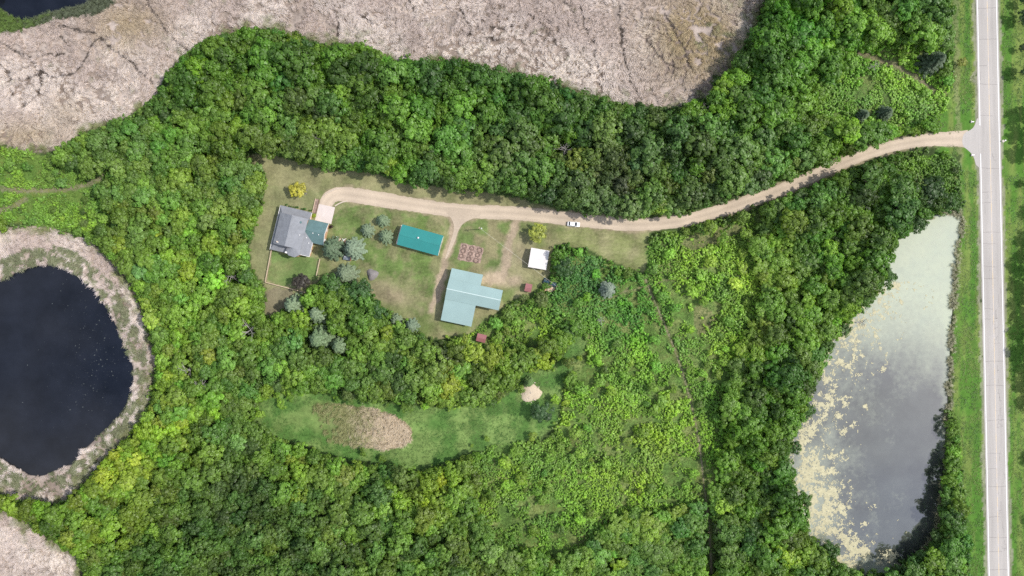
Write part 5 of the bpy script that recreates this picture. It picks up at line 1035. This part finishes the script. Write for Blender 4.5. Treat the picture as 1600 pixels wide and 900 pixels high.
def set_tree(name, label, cat, group, x, y, R, h, c, cm, base_r, base_h, tm, base_t=6.0):
    p = P(x, y, h * .65); t = thing(name, label, cat, (p.x, p.y, float(ground_h(x, y)) if abs(p.x) < 200 else 0), rt.uniform(0, 6.28), group)
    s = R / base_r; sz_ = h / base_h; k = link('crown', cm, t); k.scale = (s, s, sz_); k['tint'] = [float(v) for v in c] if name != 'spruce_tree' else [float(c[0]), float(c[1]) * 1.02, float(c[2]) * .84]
    tr = link('trunk', tm, t); tr.scale = (s * .8, s * .8, h * .72 / base_t); return t
for (x, y, R, h, c, kind, lab) in G:
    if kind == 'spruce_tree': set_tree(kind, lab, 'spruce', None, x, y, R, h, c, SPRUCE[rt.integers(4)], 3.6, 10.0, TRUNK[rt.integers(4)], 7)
    elif kind == 'dead_tree':
        p = P(x, y, h * .5); t = thing(kind, lab, 'bare tree', (p.x, p.y, 0), rt.uniform(0, 6.28)); d = DEAD[rt.integers(4)]; s = R / 3.4
        for nm, m_ in (('trunk', d[0]), ('bare_branches', d[1])): o = link(nm, m_, t); o.scale = (s, s, h / 7.5)
        if 'fallen' in lab: q = P(1338, 504); t.location = (q.x, q.y, .1); t.rotation_euler = (0, math.radians(84), math.radians(-4))
    else:
        cm = CROWN[rt.integers(14)] if R > 3.2 else FINE[rt.integers(8)]; br, bh = (3.6, 8.6) if R > 3.2 else (2.4, 5.5)
        set_tree(kind, lab, 'tree' if kind == 'broadleaf_tree' else 'shrub', None, x, y, R, h, c, cm, br, bh, TRUNK[rt.integers(4)])
for x, y, R, h in RT: lab, gp = region(x, y); set_tree('broadleaf_tree', lab, 'tree', gp, x, y, R, h, hue((.05, .11, .025), rt), CROWN[rt.integers(14)], 3.6, 8.6, TRUNK[rt.integers(4)])
def variant(x, y, R, c):
    if 760 < x < 1240 and 200 < y < 345 and rt.random() < .6: return 2, rt.integers(6)
    return (0, rt.integers(14)) if R > 2.5 else (1, rt.integers(8))
SETS = ((CROWN, 3.6, 8.6), (FINE, 2.4, 5.5), (TALL, 2.9, 11.0)); rest = [[], [], []]; n_ind = 0
T1.sort(key=lambda a: -a[2] * (1 if -20 < a[0] < 1620 and -20 < a[1] < 920 else .01))
for i, (x, y, R, c, hf) in enumerate(T1):
    sidx, vi = variant(x, y, R, c); h = (3.2 + 1.75 * R) * hf * rt.uniform(.82, 1.2); c = hue(c, rt); ms, br, bh = SETS[sidx]; R *= 1.16
    if i < 262: lab, gp = finer(x, y, c); set_tree('broadleaf_tree', lab, 'tree', gp, x, y, R, h, c, ms[vi], br, bh, TRUNK[rt.integers(4)])
    else:
        p = P(x, y, h * .65); rest[sidx].append((p.x, p.y, ground_h(x, y), rt.uniform(0, 6.28), R / br, h / bh, vi, *c))
protos = CROWN + FINE + TALL; off = (0, 14, 22); A = np.array([(*a[:6], a[6] + off[k], *a[7:]) for k in range(3) for a in rest[k]])
scatter('woodland', 'dense green woodland canopy filling in between the larger trees', 'woodland', A[:, :3], A[:, 3], np.c_[A[:, 4], A[:, 4], A[:, 5]], A[:, 6], A[:, 7:10], protos)
print('trees', len(T1), 'thicket shrubs', len(thick))
thick.sort(key=lambda a: -a[2]); thick += EDGE; sh = []
for i, (x, y, R, c, hf) in enumerate(thick):
    h = R * rt.uniform(1.2, 1.8) + .4; c = hue(np.array(c) * 1.2, rt, .22); vi = rt.integers(8); R *= 1.1
    if i < 240:
        if x > 1200: lab, gp = 'small shrub standing in the bright bramble patch by the road', 'shrubs in the bramble patch by the road'
        elif x < 300: lab, gp = 'small shrub in the meadow left of the wood by the dark pond', 'shrubs in the western meadow'
        else:
            side = 'west' if x < np.interp(y, [436, 555, 650, 760, 900], [1008, 1058, 1085, 1100, 1112]) else 'east'; gp = 'shrubs in the brushy meadow'
            lab = '%s %s shrub %s of the footpath, level with %s' % ('tiny' if R < 1.4 else 'small' if R < 2 else 'larger', hueword(c), side, pickname(y, ((430, 'the mown field'), (480, 'the lone blue spruce'), (550, 'the barn'), (630, 'the sand heap'), (700, 'the reedy oval'), (9999, 'the pond algae'))))
        set_tree('shrub', lab, 'shrub', gp, x, y, R, h, c, FINE[vi], 2.4, 5.5, TRUNK[rt.integers(4)])
    else:
        p = P(x, y, h * .6); sh.append((p.x, p.y, 0, rt.uniform(0, 6.28), R / 2.4, h / 5.5, vi, *c))
if sh: A = np.array(sh); scatter('brushwood', 'low brush filling the meadow between the shrubs', 'brush', A[:, :3], A[:, 3], np.c_[A[:, 4], A[:, 4], A[:, 5]], A[:, 6], A[:, 7:10], FINE)

# ------------------------------------------------------------------ low growth: bramble thickets, undergrowth, rough grass
X, Y, r = jitter_grid(-60, 1660, -60, 960, 3.1, 21)
th = (look(M['thick_b'], X, Y) | look(M['thick_c'], X, Y) | look(M['thick_ne'], X, Y) | look(M['thick_se'], X, Y) | look(M['meadow_w'], X, Y)) & ~look(M['trail'], X, Y) & ~look(M['yard'], X, Y) & ~look(M['drive'], X, Y)
th &= ~((np.abs(X - 752) < 12) & (np.abs(Y - 529) < 12)) & ~((np.abs(X - 858) < 15) & (np.abs(Y - 445) < 9)); n2 = fbm(X / 16, Y / 16, 90); n3 = fbm(X / 50, Y / 50, 93); th &= (n2 + .75 * (n3 - .5) > .375 - .1 * np.exp(-(((X - 920) / 70) ** 2 + ((Y - 430) / 60) ** 2)) - .1 * (X > 1240)) & (~(look(M['bare_c'], X, Y) | look(M['bare_d'], X, Y)) | (r.random(len(X)) < .18)); X, Y, n2 = X[th], Y[th], n2[th]; n = len(X)
c, _, _ = field_at(X, Y); f = ss(fbm(X / 45, Y / 45, 91), .35, .65); c = c * mixc((.9, .98, .95), (1.16, 1.12, .95), f) * 1.22; c *= r.uniform(.75, 1.25, (n, 1)); lush = np.exp(-(((X - 920) / 60) ** 2 + ((Y - 430) / 50) ** 2)); c = c * (1 - lush[:, None]) + np.array((.08, .21, .045)) * lush[:, None] * r.uniform(.8, 1.2, (n, 1))
sz = r.uniform(.6, 1.3, n) * (.3 + 1.35 * fbm(X / 14, Y / 14, 92)); h = sz * r.uniform(.6, 1.5, n) * (.5 + 1.2 * fbm(X / 30, Y / 30, 94))
scatter('bramble_thicket', 'low bright green brambles covering the brushy meadow', 'brambles', np.c_[Pa(np.c_[X, Y], .6), np.zeros(n)], r.uniform(0, 6.28, n), np.c_[sz, sz, h], r.integers(0, 7, n), c, BUSH)
X, Y, r = jitter_grid(-60, 1660, -60, 960, 5.2, 22)
un = look(~soft_edge & ~low, X, Y); X, Y = X[un], Y[un]; n = len(X); c, _, _ = field_at(X, Y); c = c * r.uniform(.6, 1.05, (n, 1)); sz = r.uniform(1.1, 1.9, n)
scatter('undergrowth', 'dark leafy undergrowth beneath the woodland', 'undergrowth', np.c_[Pa(np.c_[X, Y], .8), np.zeros(n)], r.uniform(0, 6.28, n), np.c_[sz, sz, sz * r.uniform(1, 1.9, n)], r.integers(0, 7, n), c, BUSH)
X, Y, r = jitter_grid(-40, 1660, -40, 940, 3.4, 23)
gsel = (look(M['clear'], X, Y) & ~look(M['reed_oval'], X, Y)) | look(M['verge_w'], X, Y) & (X < rcx(Y) - 22) | look(M['verge_e'], X, Y) & (X > rcx(Y) + 23) | look(low | M['thick_se'], X, Y)
gsel &= (ground_h(X, Y) > -.2) & ~look(M['drive'], X, Y) & ((fbm(X / 8, Y / 8, 95) > .4) | look(low, X, Y)) & ~((X > 1500) & (Y > 180) & (Y < 268)); X, Y = X[gsel], Y[gsel]; n = len(X)
f = ss(fbm(X / 14, Y / 25, 96), .35, .68); c = mixc((.10, .21, .035), (.21, .28, .07), f) * r.uniform(.75, 1.25, (n, 1)); cl = look(M['clear'], X, Y); c[cl] *= np.array((.8, .92, 1.1)); dk = look(low, X, Y); c[dk] *= np.array((1.1, .95, 1.0)); sz = r.uniform(.5, 1.1, n)
scatter('rough_grass', 'tufts of long green grass on the verges and in the clearing', 'grass', np.c_[Pa(np.c_[X, Y]), ground_h(X, Y)], r.uniform(0, 6.28, n), np.c_[sz, sz, sz * .6], r.integers(0, 4, n), c, GRASS)
# foundation planting along the north wall of the house
R_ = random.Random(12)
for k in range(7):
    p = Vector(hv(1.2 + k * 1.55, -.75, 0)); q = Vector((p.x * math.cos(ah) - p.y * math.sin(ah) + h0.x, p.x * math.sin(ah) + p.y * math.cos(ah) + h0.y, 0)); s = R_.uniform(.75, 1.15)
    t = thing('shrub', 'low green foundation shrub in the row along the north wall of the house', 'shrub', q, R_.uniform(0, 6), 'foundation shrubs'); o = link('foliage', BUSH[k % 7], t); o.scale = (s, s, s); o['tint'] = [.07, .14 + .03 * R_.random(), .025]
